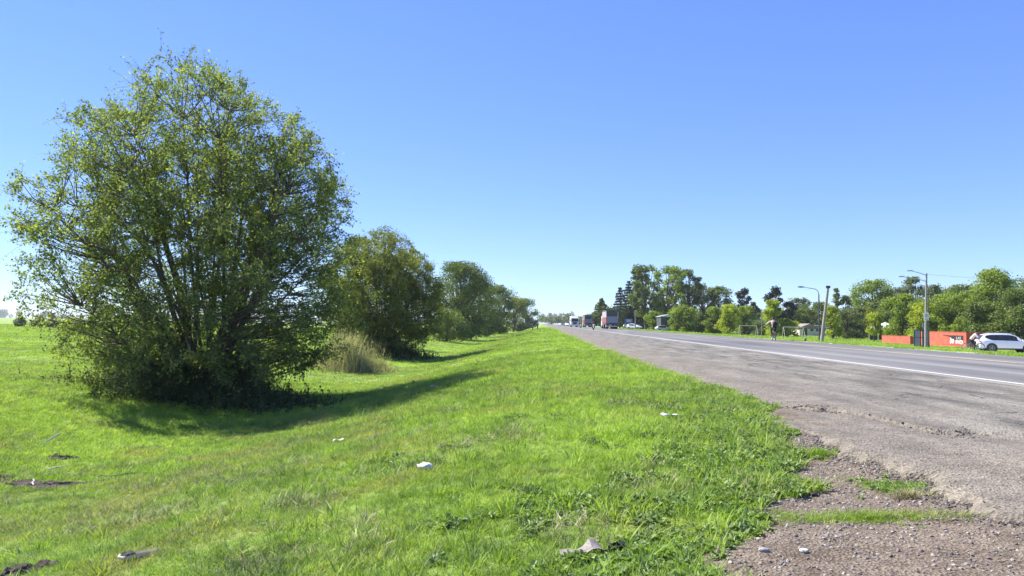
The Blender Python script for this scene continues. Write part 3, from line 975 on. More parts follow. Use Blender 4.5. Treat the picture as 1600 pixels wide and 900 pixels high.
def stem_tree(name, label, loc, ZC, HZ, RX, RY, seed, n_stems, n_cl, n_tw, n_lf, leaf, mat, yellow=None, pw=2.4, dx=0.0, cr=.55, holes=.18):
    """stems fan out of one stool; boughs fork from them into sprays of leafy twigs that fill a rounded crown"""
    r = np.random.default_rng(seed); rl = np.random.default_rng(seed + 100)
    root = thing(name, label, 'tree', loc)
    tr, br = Tubes(), Tubes()
    K = HZ / 5.5
    ZL = ZC * 1.25

    def env(u):
        return (np.abs(u[:, 0] / RX) ** pw + np.abs(u[:, 1] / RY) ** pw + np.abs(u[:, 2] / np.where(u[:, 2] > 0, HZ, ZL)) ** pw) ** (-1 / pw)

    def lobes(u):
        return 1 + .07 * np.sin(5.1 * u[:, 0] + 3.3 * u[:, 2] + seed) + .06 * np.sin(6.7 * u[:, 1] - 4.1 * u[:, 2] + 2 * seed) + .05 * np.sin(9 * u[:, 2] + 7 * u[:, 0])
    # stems
    SP = []
    for s_ in range(n_stems):
        az = 2.39996 * s_ + r.normal(0, .2); uz = 1 - 1.55 * (s_ + .5) / n_stems
        u = np.array([[math.sqrt(1 - uz * uz) * math.cos(az), math.sqrt(1 - uz * uz) * math.sin(az), uz]])
        tip = np.array([dx, 0, ZC]) + u[0] * env(u)[0] * r.uniform(.60, .85)
        tip[2] = max(tip[2], 1.2)
        base = np.array([r.normal(0, .30), r.normal(0, .30), 0.0])
        ctl = base + (tip - base) * np.array([.40, .40, .48]) + r.normal(0, .25, 3)
        t = np.linspace(0, 1, 12)
        pts = np.outer((1 - t) ** 2, base) + np.outer(2 * t * (1 - t), ctl) + np.outer(t ** 2, tip)
        pts += np.cumsum(r.normal(0, .05 * K, (12, 3)), 0) * t[:, None]
        tr.add(pts, (.095 * r.uniform(.55, 1.2) * K) * (1 - t) ** .85 + .012, 6)
        SP.append(pts)
    SP = np.concatenate(SP)
    # spray centres, mostly in the outer part of the crown
    u = r.normal(size=(n_cl * 2, 3)); u /= np.linalg.norm(u, axis=1, keepdims=True)
    fr = 1 - .62 * r.random(len(u)) ** 1.5
    cen = np.array([dx, 0, ZC]) + u * (env(u) * lobes(u) * fr - cr * .75)[:, None]
    gap = np.sin(cen[:, 0] * 1.7 + seed) * np.sin(cen[:, 1] * 1.9) + np.sin(cen[:, 2] * 2.1 + cen[:, 0] * .9)
    ok = (cen[:, 2] > .75) & ((gap > -1.0) | (r.random(len(u)) > holes * 3))
    cen, u = cen[ok][:n_cl], u[ok][:n_cl]
    k = int(n_cl * .11)                                        # low skirts of foliage
    az = r.uniform(0, 6.283, k); z = r.uniform(1.0, 3.4, k)
    q = (1 - (np.abs(z - ZC) / ZL) ** pw) ** (1 / pw) * (1 - .5 * r.random(k) ** 1.4)
    lo = np.stack([dx + np.cos(az) * q * (RX - .5), np.sin(az) * q * (RY - .5), z], 1)
    cen = np.concatenate([cen, lo]); u = np.concatenate([u, np.stack([np.cos(az), np.sin(az), 0 * az], 1)])
    LP = []; LV = []
    for c_, uu_ in zip(cen, u):
        d = SP - c_; dist = np.linalg.norm(d, axis=1) + np.clip(SP[:, 2] - c_[2] + .5, 0, None) * 1.5
        p0 = SP[dist.argmin()]
        midp = (p0 + c_) / 2 + np.array([0, 0, -.05]) * np.linalg.norm(c_ - p0) + r.normal(0, .06, 3)
        br.add(np.stack([p0, midp, c_]), np.array([.022, .015, .008]) * K, 4)
        tone = rl.normal(0, .11)
        q = cr * r.uniform(.7, 1.3)
        for w_ in range(n_tw):
            td = uu_ * .45 + r.normal(size=3) * .62 + np.array([0, 0, .22]); td /= np.linalg.norm(td)
            tl = q * r.uniform(.6, 1.35) * (1.5 if r.random() < .06 else 1)
            q0 = c_ + r.normal(0, .16, 3) * q; q1 = q0 + td * tl * .55; q2 = q0 + td * tl - np.array([0, 0, .10 * tl])
            br.add(np.stack([q0, q1, q2]), np.array([.006, .004, .0025]) * K, 3)
            n_ = max(2, int(n_lf * rl.uniform(.6, 1.35)))
            k = rl.random(n_) ** .8
            lp = q0 + (q1 - q0)[None, :] * np.minimum(k * 2, 1)[:, None] + (q2 - q1)[None, :] * np.maximum(k * 2 - 1, 0)[:, None]
            LP.append(lp + rl.normal(0, .55 * leaf, (n_, 3))); LV.append(np.full(n_, tone + rl.normal(0, .08)))
    LP = np.concatenate(LP); LV = np.concatenate(LV)
    keep = LP[:, 2] > .25 + .5 * rl.random(len(LP))
    LP, LV = LP[keep], LV[keep]
    me = leaves_mesh('crown', LP, leaf, seed + 1)
    var = np.clip(rl.normal(.45, .18, len(LP)) + LV, 0, .93)
    if yellow is not None:
        dd = np.linalg.norm((LP - np.array(yellow[:3])) / yellow[3], axis=1)
        var = np.where((dd < 1) & (rl.random(len(LP)) < .75), rl.uniform(.9, 1, len(LP)), var)
    set_var(me, var)
    tr.build('trunk', M['bark'], root)
    br.build('branches', M['bark'], root)
    link('crown', me, M[mat], root)
    return root


def clump_tree(name, label, loc, H, rad, seed, n_cl=26, per=210, leaf=.34, mat='leaf_mid', trunk=.18, cl=.36, shape=1.0, bark='bark', cat='tree', lean=0.0, flat=.8, group=None, top_narrow=0.0):
    """crown of many leaf clumps carried on limbs"""
    r = np.random.default_rng(seed)
    root = thing(name, label, cat, loc, 0, group)
    zc = H * (1 + trunk) / 2; hz = H * (1 - trunk) / 2
    rc = rad * cl * r.uniform(.65, 1.25, n_cl)
    uz = np.linspace(-1, 1, n_cl) + r.normal(0, .06, n_cl); r.shuffle(uz); uz = np.clip(uz, -1, 1)
    prof_ = np.sqrt(np.clip(1 - np.abs(uz) ** 2.6, .02, 1))
    if trunk < .1: prof_ = np.where(uz < 0, np.sqrt(np.clip(1 - np.abs(uz * .8) ** 3, .02, 1)), prof_)
    rr = r.random(n_cl) ** .42 * prof_
    az = r.uniform(0, 6.283, n_cl)
    cz = uz * hz
    k = 1 - top_narrow * np.clip(uz * .5 + .5, 0, 1)
    cx = np.cos(az) * rr * (rad - rc * .5) * k + lean * (cz + hz); cy = np.sin(az) * rr * (rad - rc * .5) * k
    cen = np.stack([cx, cy, zc + np.clip(cz, -hz + rc * .5, hz - rc * .7)], 1)
    P = []; Vv = []; O = []
    for c_, q in zip(cen, rc):
        n = int(per * r.uniform(.6, 1.3))
        d = r.normal(size=(n, 3)); d /= np.linalg.norm(d, axis=1, keepdims=True)
        ra = r.random(n) ** .42
        wob = 1 + .25 * np.sin(4 * d[:, :1] + c_[0] * 3) * np.cos(5 * d[:, 1:2])
        P.append(c_ + d * (ra * q)[:, None] * wob * np.array([1, 1, flat])); O.append(d * .9); Vv.append(np.full(n, r.normal(0, .13)))
    P = np.concatenate(P); O = np.concatenate(O); Vv = np.concatenate(Vv)
    ok = P[:, 2] > .05
    P, O, Vv = P[ok], O[ok], Vv[ok]
    me = leaves_mesh('crown', P, leaf, seed + 1, .3, .7, O)
    set_var(me, np.clip(r.normal(.45, .2, len(P)) + Vv, 0, 1))
    tb = Tubes()
    t = np.linspace(0, 1, 6)
    tp = np.stack([lean * H * t * .6 + .02 * H * np.sin(t * 5 + seed), .02 * H * np.cos(t * 4 + seed) - .02 * H * math.cos(seed), t * H * .72], 1)
    tp[0, :2] = 0
    tr_ = H * .020 + .05
    tb.add(tp, tr_ * (1 - t * .8), 7)
    lb = Tubes()
    for c_ in cen:
        f = r.uniform(.25, .8) if trunk > .1 else r.uniform(.08, .6)
        p0 = np.array([np.interp(f, t, tp[:, q]) for q in range(3)])
        mid_ = (p0 + c_) / 2 + np.array([0, 0, -.04 * H]) + r.normal(0, .02 * H, 3)
        lb.add(np.stack([p0, mid_, c_]), np.array([.40, .26, .10]) * tr_, 4)
    tb.build('trunk', M[bark], root); lb.build('limbs', M[bark], root)
    link('crown', me, M[mat], root)
    return root


def conifer(name, label, loc, H, rad, seed, tiers=16, per=9, leaf=.30, mat='leaf_needle', trunk=.12, droop=.15, gap=.5, cat='tree', density=60):
    r = np.random.default_rng(seed)
    root = thing(name, label, cat, loc)
    tb, lb = Tubes(), Tubes()
    t = np.linspace(0, 1, 6)
    tb.add(np.stack([0 * t, 0 * t, t * H], 1), (H * .014 + .06) * (1 - t * .92), 7)
    P = []
    for q in range(tiers):
        f = (q + .5) / tiers; z = H * (trunk + (1 - trunk) * f)
        L = rad * (1 - f) ** .75 * r.uniform(.75, 1.1) + .25
        for k in range(per):
            if r.random() < .15: continue
            a = 6.283 * k / per + q * 1.3 + r.normal(0, .2); l = L * r.uniform(.6, 1.1)
            d = np.array([math.cos(a), math.sin(a), 0])
            tt = np.linspace(0, 1, 4)
            bp = np.array([0, 0, z])[None] + d[None] * (tt * l)[:, None] + np.array([0, 0, 1.])[None] * ((.12 * tt - droop * 2 * tt ** 2) * l)[:, None]
            lb.add(bp, (.035 + .02 * (1 - f)) * (1 - tt * .8), 3)
            n = int(density * (.4 + l / rad)); s_ = r.random(n) ** .7
            c = np.stack([np.interp(s_, tt, bp[:, w_]) for w_ in range(3)], 1)
            sd_ = np.array([-d[1], d[0], 0])
            P.append(c + sd_[None] * (r.normal(0, .16, n) * l * (1.1 - s_ * .6))[:, None] + np.array([0, 0, 1.])[None] * r.normal(0, gap * .25, n)[:, None])
    P = np.concatenate(P)
    me = leaves_mesh('crown', P, leaf, seed + 1, .5, .45)
    set_var(me, np.clip(r.normal(.45, .22, len(P)), 0, 1))
    tb.V += lb.V; tb.F += [f + tb.n for f in lb.F]
    tb.build('trunk', M['bark'], root); link('crown', me, M[mat], root)
    return root


def spot(px, d):                       # a point d metres out along the road, px measured across the photograph
    x = d * math.tan(math.atan((px - 800) / 1155) - R(2.23))
    return (x, d, gz(x, d) - .03)


def top_h(px, d, py):                  # height above the ground of something that tops out at py
    yh = 505.3 + (px - 845) * .0115
    return CAM_H + (yh - py) * d / 1155 - spot(px, d)[2]


# the row along the ditch
stem_tree('mulberry_tree', 'huge many-stemmed spreading tree in the left foreground', (-12.0, 26.0, gz(-12.0, 26) - .05), 5.95, 5.85, 5.55, 5.4, 5, 34, 1400, 10, 12, .092, 'leaf_mulberry', dx=-.1, holes=.15)
stem_tree('bushy_tree', 'dense olive green bushy tree with a yellow patch, second in the row', (-12.9, 60.0, gz(-12.9, 60) - .05), 5.0, 4.9, 5.0, 4.9, 11, 26, 1100, 9, 11, .13, 'leaf_olive', yellow=(-2.4, -3.9, 5.9, 1.2), holes=.08)
clump_tree('roadside_tree', 'pale grey green tree half hidden between the first two trees of the row', (-19.2, 76, gz(-19, 76)), top_h(553, 76, 366), 2.6, 21, 26, 330, .19, 'leaf_grey', .05, .38)
clump_tree('roadside_tree', 'tall rounded dark olive tree, third in the row', (-12.9, 118, gz(-12.9, 118)), top_h(722, 118, 409), 5.2, 22, 90, 330, .25, 'leaf_mid', .02, .34)
clump_tree('roadside_tree', 'lower bush joining the second and third trees of the row', (-12.6, 100, gz(-12.6, 100)), 4.6, 3.2, 23, 30, 260, .2, 'leaf_mid', .0, .4)
clump_tree('roadside_tree', 'dark round tree just beyond the third one of the row', (-12.4, 150, gz(-12.4, 150)), top_h(752, 150, 440), 4.8, 24, 50, 280, .28, 'leaf_mid', .0, .36)
clump_tree('roadside_tree', 'green sloping tree, fifth in the row along the ditch', (-10.8, 195, gz(-10.8, 195)), top_h(782, 195, 446), 5.0, 25, 50, 260, .34, 'leaf_mid', .0, .34)
clump_tree('roadside_tree', 'lower bushy tree joining the fifth and last trees of the row', (-9.0, 250, gz(-9, 250)), top_h(803, 250, 463), 4.6, 26, 36, 220, .4, 'leaf_olive', .0, .36)
clump_tree('roadside_tree', 'last dark tree of the row, beside the two walkers', (-6.0, 330, gz(-6, 330)), top_h(824, 330, 466), 5.6, 27, 44, 220, .5, 'leaf_mid', .0, .36)


# thicket round the foot of the large tree
def thicket(name, label, cx, cy, rx, ry, h, n, mat, seed, leafy=.55, cat='undergrowth', kind='stuff', wd=.012):
    r = np.random.default_rng(seed)
    a = r.uniform(0, 6.283, n); q = np.abs(r.normal(0, .55, n))
    lobe = 1 + .28 * np.sin(2 * a + seed) + .2 * np.sin(5 * a + 2 * seed)
    x = cx + rx * q * lobe * np.cos(a); y = cy + ry * q * lobe * np.sin(a); z0 = ground_z(x, y)
    hh = h * np.clip(1 - .55 * q ** 1.5, .12, 1) * r.uniform(.25, 1.15, n) * np.clip(1 + .9 * vnoise(x, y, .8, seed), .2, 2)
    dx, dy = r.normal(0, .22, n) * hh, r.normal(0, .22, n) * hh
    w_ = wd * r.uniform(.6, 1.4, n); an = r.uniform(0, 6.283, n)
    px_, py_ = np.cos(an) * w_, np.sin(an) * w_
    b0 = np.stack([x - px_, y - py_, z0 - .05], 1); b1 = np.stack([x + px_, y + py_, z0 - .05], 1)
    t1 = np.stack([x + dx + px_ * .5, y + dy + py_ * .5, z0 + hh], 1); t0 = np.stack([x + dx - px_ * .5, y + dy - py_ * .5, z0 + hh], 1)
    V = [np.stack([b0, b1, t1, t0], 1).reshape(-1, 3)]
    k = int(n * leafy * 6)
    ii = r.integers(0, n, k); tt = r.random(k) ** .7
    c = np.stack([x[ii] + dx[ii] * tt, y[ii] + dy[ii] * tt, z0[ii] + hh[ii] * tt], 1) + r.normal(0, .05, (k, 3))
    d = r.normal(size=(k, 3)); d /= np.linalg.norm(d, axis=1, keepdims=True)
    e = np.cross(d, r.normal(size=(k, 3))); e /= np.linalg.norm(e, axis=1, keepdims=True)
    s_ = (wd * 4.5 * r.uniform(.6, 1.5, k))[:, None]
    V.append(np.stack([c - d * s_, c + e * s_ * .45, c + d * s_, c - e * s_ * .45], 1).reshape(-1, 3))
    V = np.concatenate(V)
    me = mesh_np(name, V, np.arange(len(V)).reshape(-1, 4))
    set_var(me, np.clip(r.normal(.45, .25, len(V) // 4), 0, 1))
    return tag(link(name, me, M[mat]), label, cat, kind=kind)


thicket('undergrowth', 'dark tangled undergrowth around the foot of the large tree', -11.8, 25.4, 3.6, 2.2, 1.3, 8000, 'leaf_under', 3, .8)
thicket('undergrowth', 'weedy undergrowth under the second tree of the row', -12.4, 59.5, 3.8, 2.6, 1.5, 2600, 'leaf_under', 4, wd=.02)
thicket('tall_grass', 'tall pale dry grass clump between the first two trees', -11.0, 42.0, 2.2, 1.6, 1.8, 6500, 'leaf_dry', 5, .3, 'grass', wd=.009)
thicket('tall_grass', 'low dry weeds beside the tall pale grass clump', -9.6, 44, .9, 1.2, .7, 900, 'leaf_dry', 6, .4, 'grass', wd=.009)


def pampas(label, px, d, h, wd, seed, plumes=16):
    loc = spot(px, d); r = np.random.default_rng(seed)
    root = thing('pampas_grass', label, 'plant', loc, 0, 'pampas grass clumps in the field')
    n = 700; a = r.uniform(0, 6.283, n); out = wd * r.random(n) ** .6; hh = h * .62 * r.uniform(.6, 1.1, n) * (1 - .35 * (out / wd))
    V = []
    z = np.zeros(n)
    b = np.stack([out * .55 * np.cos(a), out * .55 * np.sin(a), z], 1); m_ = np.stack([out * .85 * np.cos(a), out * .85 * np.sin(a), hh], 1); e = np.stack([out * 1.1 * np.cos(a), out * 1.1 * np.sin(a), hh * .8], 1)
    sd_ = np.stack([-np.sin(a), np.cos(a), z], 1) * .045
    V = np.stack([b - sd_, b + sd_, m_ + sd_, m_ - sd_, m_ - sd_, m_ + sd_, e + sd_ * .2, e - sd_ * .2], 1).reshape(-1, 3)
    me = mesh_np('leaves', V, np.arange(len(V)).reshape(-1, 4)); set_var(me, r.random(len(V) // 4)); link('leaves', me, M['leaf_grey'], root)
    P = []
    for k in range(plumes):
        a_ = r.uniform(0, 6.283); q = wd * .55 * r.random(); hz = h * r.uniform(.85, 1.05)
        s_ = r.random(45); P.append(np.stack([q * math.cos(a_) + r.normal(0, .09, 45), q * math.sin(a_) + r.normal(0, .09, 45), hz - s_ * h * .3], 1))
    P = np.concatenate(P); me = leaves_mesh('plume', P, .24, seed, 0, .4); set_var(me, r.random(len(P))); link('plumes', me, M['plume'], root)
    return root


pampas('pampas grass clump standing alone at the left edge of the field', 33, 160, 3.6, 1.6, 1)
pampas('pampas grass clump just right of the lone one', 60, 165, 3.2, 1.8, 2, 12)
pampas('pale plumed pampas grass partly behind the large tree', 82, 158, 3.3, 1.7, 3, 18)

# right-hand trees: px, distance, top py, radius, then the kind
cl = clump_tree
cf = conifer
cf('pine_tree', 'broad green pine behind the lorry, nearest the far road', spot(940, 270), top_h(940, 270, 467), 5.6, 31, 14, 9, .8, 'leaf_mid', .05, .05, .8, density=50)
cf('cedar_tree', 'dark layered conifer, left of the tallest conifer', spot(969, 225), top_h(969, 225, 449), 4.6, 32, 15, 9, .5, 'leaf_needle', .06, .10)
cf('cedar_tree', 'tallest dark layered conifer beside the big poplars', spot(983, 215), top_h(983, 215, 439), 4.6, 33, 17, 9, .5, 'leaf_needle', .06, .10)
cf('cedar_tree', 'dark conifer tucked against the left big poplar', spot(997, 222), top_h(997, 222, 450), 4.4, 34, 15, 9, .5, 'leaf_needle', .06, .12)
cl('poplar_tree', 'leftmost of the big airy poplars, with pale limbs', spot(1010, 205), top_h(1010, 205, 413), 5.2, 41, 52, 120, .52, 'leaf_mid', .22, .24, lean=-.03)
cl('poplar_tree', 'middle big poplar with a yellow green top', spot(1043, 210), top_h(1043, 210, 416), 6.6, 42, 60, 120, .52, 'leaf_bright', .22, .22)
cl('poplar_tree', 'right hand big poplar sloping down to the dark trees', spot(1074, 214), top_h(1074, 214, 421), 4.6, 43, 44, 120, .52, 'leaf_mid', .22, .25)
cl('broad_tree', 'spreading grey green tree right of the big poplars', spot(1098, 218), top_h(1098, 218, 444), 5.4, 44, 40, 130, .5, 'leaf_grey', .2, .28)
cl('broad_tree', 'dark domed tree left of the dark crooked evergreen', spot(1127, 215), top_h(1127, 215, 448), 4.6, 45, 36, 140, .48, 'leaf_mid', .15, .3)
cl('evergreen_tree', 'dark crooked evergreen with stacked clumps above the swings', spot(1163, 215), top_h(1163, 215, 451), 2.8, 46, 26, 170, .42, 'leaf_dark', .1, .42)
cl('evergreen_tree', 'small dark evergreen between the two dark crooked ones', spot(1179, 225), top_h(1179, 225, 472), 1.7, 47, 14, 150, .42, 'leaf_dark', .2, .5)
cl('evergreen_tree', 'dark rounded evergreen above the first cyclist', spot(1210, 190), top_h(1210, 190, 448), 2.5, 48, 26, 170, .40, 'leaf_dark', .1, .44)
cl('evergreen_tree', 'dark low evergreen right of the lime green tree', spot(1234, 190), top_h(1234, 190, 472), 2.4, 49, 18, 150, .40, 'leaf_dark', .1, .45)
cl('park_tree', 'bushy green tree beside the dark shed', spot(1068, 174), top_h(1068, 174, 478), 3.6, 51, 34, 190, .38, 'leaf_bright', .03, .36)
cl('park_tree', 'round green bush in front of the dark shed, by the poplar trunk', spot(1022, 190), top_h(1022, 190, 486), 2.4, 52, 22, 170, .36, 'leaf_bright', .0, .4)
cl('park_tree', 'low green bush at the foot of the big poplars', spot(1092, 186), top_h(1092, 186, 489), 2.9, 53, 26, 190, .36, 'leaf_mid', .0, .38)
cl('park_tree', 'upright green tree among the park bushes', spot(1116, 182), top_h(1116, 182, 479), 2.7, 54, 26, 190, .36, 'leaf_bright', .04, .38)
cl('park_tree', 'wide light green tree left of the first swing set', spot(1140, 172), top_h(1140, 172, 476), 3.3, 55, 34, 190, .34, 'leaf_lime', .08, .36)
cl('park_tree', 'green tree directly behind the first swing set', spot(1164, 178), top_h(1164, 178, 478), 2.8, 56, 30, 190, .34, 'leaf_bright', .06, .36)
cl('park_tree', 'lime green young tree behind the first cyclist', spot(1207, 160), top_h(1207, 160, 469), 2.5, 57, 30, 210, .32, 'leaf_lime', .04, .38, top_narrow=.35)
cl('park_tree', 'low green shrub left of the first cyclist', spot(1187, 172), top_h(1187, 172, 501), 2.3, 58, 16, 170, .32, 'leaf_mid', .0, .42)
cl('park_tree', 'yellow green shrub behind the second swing set', spot(1232, 160), top_h(1228, 168, 498), 2.2, 59, 18, 180, .32, 'leaf_lime', .0, .42)
cl('park_tree', 'grey green airy tree behind the street lamp', spot(1248, 215), top_h(1248, 215, 466), 4.2, 60, 36, 130, .46, 'leaf_grey', .12, .3)
cl('park_tree', 'dark green hedge tree over the tiled house', spot(1252, 196), top_h(1252, 196, 482), 3.9, 61, 32, 180, .4, 'leaf_mid', .0, .36)
cl('park_tree', 'green tree directly behind the street lamp post', spot(1277, 190), top_h(1277, 190, 472), 3.9, 62, 34, 180, .4, 'leaf_mid', .04, .34)
cl('park_tree', 'narrow dark tree rising right of the leaning pole', spot(1307, 200), top_h(1307, 200, 451), 1.4, 63, 18, 180, .38, 'leaf_mid', .05, .6, top_narrow=.5)
cl('park_tree', 'dark tree right of the narrow one', spot(1324, 200), top_h(1324, 200, 463), 2.9, 64, 28, 180, .4, 'leaf_mid', .05, .38)
cl('park_tree', 'yellow green slender tree behind the leaning pole', spot(1301, 138), top_h(1301, 138, 478), 1.8, 65, 26, 200, .27, 'leaf_lime', .06, .42, top_narrow=.3)
cl('park_tree', 'olive bushy tree right of the leaning pole', spot(1325, 142), top_h(1325, 142, 482), 3.3, 66, 36, 210, .27, 'leaf_grey', .0, .34)
cl('park_tree', 'olive green tree left of the small lime sapling', spot(1348, 150), top_h(1348, 150, 480), 3.0, 67, 32, 210, .28, 'leaf_olive', .02, .36)
cl('park_tree', 'small lime sapling with a thin trunk near the low red wall', spot(1366, 118), top_h(1366, 118, 488), 1.4, 68, 22, 150, .22, 'leaf_lime', .24, .42)
cl('park_tree', 'large spreading tree on the skyline above the lime sapling', spot(1368, 175), top_h(1368, 175, 438), 5.4, 69, 54, 170, .42, 'leaf_bright', .2, .28)
cl('park_tree', 'dark shaded tree under the large spreading one', spot(1384, 165), top_h(1384, 165, 468), 4.0, 70, 34, 170, .4, 'leaf_mid', .0, .36)
cl('park_tree', 'grey green tree left of the double lamp pole', spot(1408, 170), top_h(1408, 170, 450), 3.4, 71, 34, 160, .38, 'leaf_grey', .1, .34)
cl('park_tree', 'tall grey green tree directly behind the double lamp pole', spot(1432, 165), top_h(1432, 165, 434), 3.7, 72, 40, 170, .38, 'leaf_grey', .1, .32)
cl('park_tree', 'full green tree over the low red wall', spot(1412, 122), top_h(1412, 122, 460), 3.5, 73, 46, 220, .28, 'leaf_bright', .0, .32)
cl('park_tree', 'light green tree over the step of the red wall', spot(1440, 118), top_h(1440, 118, 474), 2.9, 74, 38, 220, .26, 'leaf_lime', .0, .34)
cl('park_tree', 'grey green tree on the skyline right of the double lamp pole', spot(1462, 160), top_h(1462, 160, 446), 3.4, 75, 34, 170, .36, 'leaf_grey', .05, .34)
cl('park_tree', 'green tree over the left part of the tall red wall', spot(1472, 116), top_h(1472, 116, 461), 3.4, 76, 46, 230, .26, 'leaf_bright', .0, .33)
cl('park_tree', 'bright green tree over the lettering on the red wall', spot(1505, 112), top_h(1505, 112, 456), 3.5, 77, 48, 230, .26, 'leaf_bright', .0, .32)
cl('park_tree', 'dull green tree on the skyline above the lettering', spot(1500, 150), top_h(1500, 150, 446), 4.2, 78, 40, 180, .34, 'leaf_mid', .0, .32)
cl('park_tree', 'tallest light green tree above the white car', spot(1552, 112), top_h(1552, 112, 422), 4.8, 79, 96, 190, .27, 'leaf_bright', .0, .30, top_narrow=.55)
cl('park_tree', 'dark green tree behind the roof of the white car', spot(1538, 104), top_h(1538, 104, 472), 3.0, 80, 36, 230, .25, 'leaf_mid', .0, .36)
cl('park_tree', 'dark tree over the bonnet of the white car', spot(1588, 100), top_h(1588, 100, 452), 3.6, 81, 50, 230, .25, 'leaf_mid', .0, .34)
cl('park_tree', 'tall tree cut by the right edge of the view', spot(1606, 118), top_h(1606, 118, 434), 4.4, 82, 54, 220, .28, 'leaf_mid', .0, .32)
cl('park_tree', 'tree beyond the right edge of the view', spot(1650, 100), 8.0, 4.0, 83, 40, 200, .28, 'leaf_mid', .0, .34)


def wood(name, label, rows, seed, mat):
    r = np.random.default_rng(seed); P = []; O = []
    for (x, y, h, q) in rows:
        n = 420; k = 7
        c = np.stack([r.normal(0, q * .45, k), r.normal(0, q * .45, k), h * r.uniform(.25, .8, k)], 1)
        ii = r.integers(0, k, n); d = r.normal(size=(n, 3)); d /= np.linalg.norm(d, axis=1, keepdims=True)
        p = c[ii] + d * (r.random(n) ** .4 * q * .5)[:, None]; p[:, 2] = np.abs(p[:, 2])
        P.append(p + np.array([x, y, gz(x, y)])); O.append(d * .8)
    P = np.concatenate(P); O = np.concatenate(O)
    me = leaves_mesh(name, P, rows[0][3] * .24, seed + 1, .3, .7, O); set_var(me, np.clip(r.normal(.45, .22, len(P)), 0, 1))
    return tag(link(name, me, M[mat]), label, 'trees', kind='stuff')


rr_ = random.Random(4)
wood('far_wood', 'hazy distant trees where the road meets the horizon', [((848 + 3.0 * q + rr_.uniform(-2, 2) - 845) / 1155 * 900 + (4 if q > 3 else 0), 900 + rr_.uniform(-60, 120), rr_.uniform(9, 17), 7.5) for q in range(2, 30)], 8, 'leaf_mid')
wood('far_wood', 'thin line of hazy trees on the left horizon of the field', [(-1900 + q * 33 + rr_.uniform(-14, 14), 2300 + rr_.uniform(-300, 300), rr_.uniform(6, 26), 16) for q in range(0, 56)], 9, 'leaf_grey')
wood('far_wood', 'dark backing of trees behind the park and houses', [((965 + q * 9.0 - 845) / 1155 * 262, 262 + rr_.uniform(-12, 20), rr_.uniform(5.5, 9.0), 5.2) for q in range(0, 60)], 10, 'leaf_mid')

# ------------------------------------------------------------------ OBJECTS GO HERE


# ---- people
def skin_mesh(chains, sub=2):
    """chains of (x, y, z, r) grown into one skinned surface; the first point of the first chain is the root"""
    V = []; Rr = []; E = []; key = {}

    def vid(p):
        k = (round(p[0], 3), round(p[1], 3), round(p[2], 3))
        if k not in key:
            key[k] = len(V); V.append(p[:3]); Rr.append(p[3])
        return key[k]
    for ch in chains:
        ids = [vid(p) for p in ch]
        E += [(a, b) for a, b in zip(ids, ids[1:]) if a != b]
    me = bpy.data.meshes.new('skin_tmp'); me.from_pydata(V, E, []); me.update()
    o = bpy.data.objects.new('skin_tmp', me); C.objects.link(o)
    md = o.modifiers.new('skin', 'SKIN'); md.use_smooth_shade = True
    for i_, q in enumerate(me.skin_vertices[0].data):
        q.radius = (Rr[i_], Rr[i_]); q.use_root = (i_ == 0)
    o.modifiers.new('sub', 'SUBSURF').levels = sub
    dg = bpy.context.evaluated_depsgraph_get(); dg.update()
    out = bpy.data.meshes.new_from_object(o.evaluated_get(dg))
    out.materials.clear()
    C.objects.unlink(o); bpy.data.objects.remove(o)
    return out


def skin_part(name, chains, mat, parent, sub=1):
    me = skin_mesh(chains, sub); me.name = name
    return link(name, me, M[mat], parent)


def fat(ch, k): return [(x, y, z, r + k) for x, y, z, r in ch]


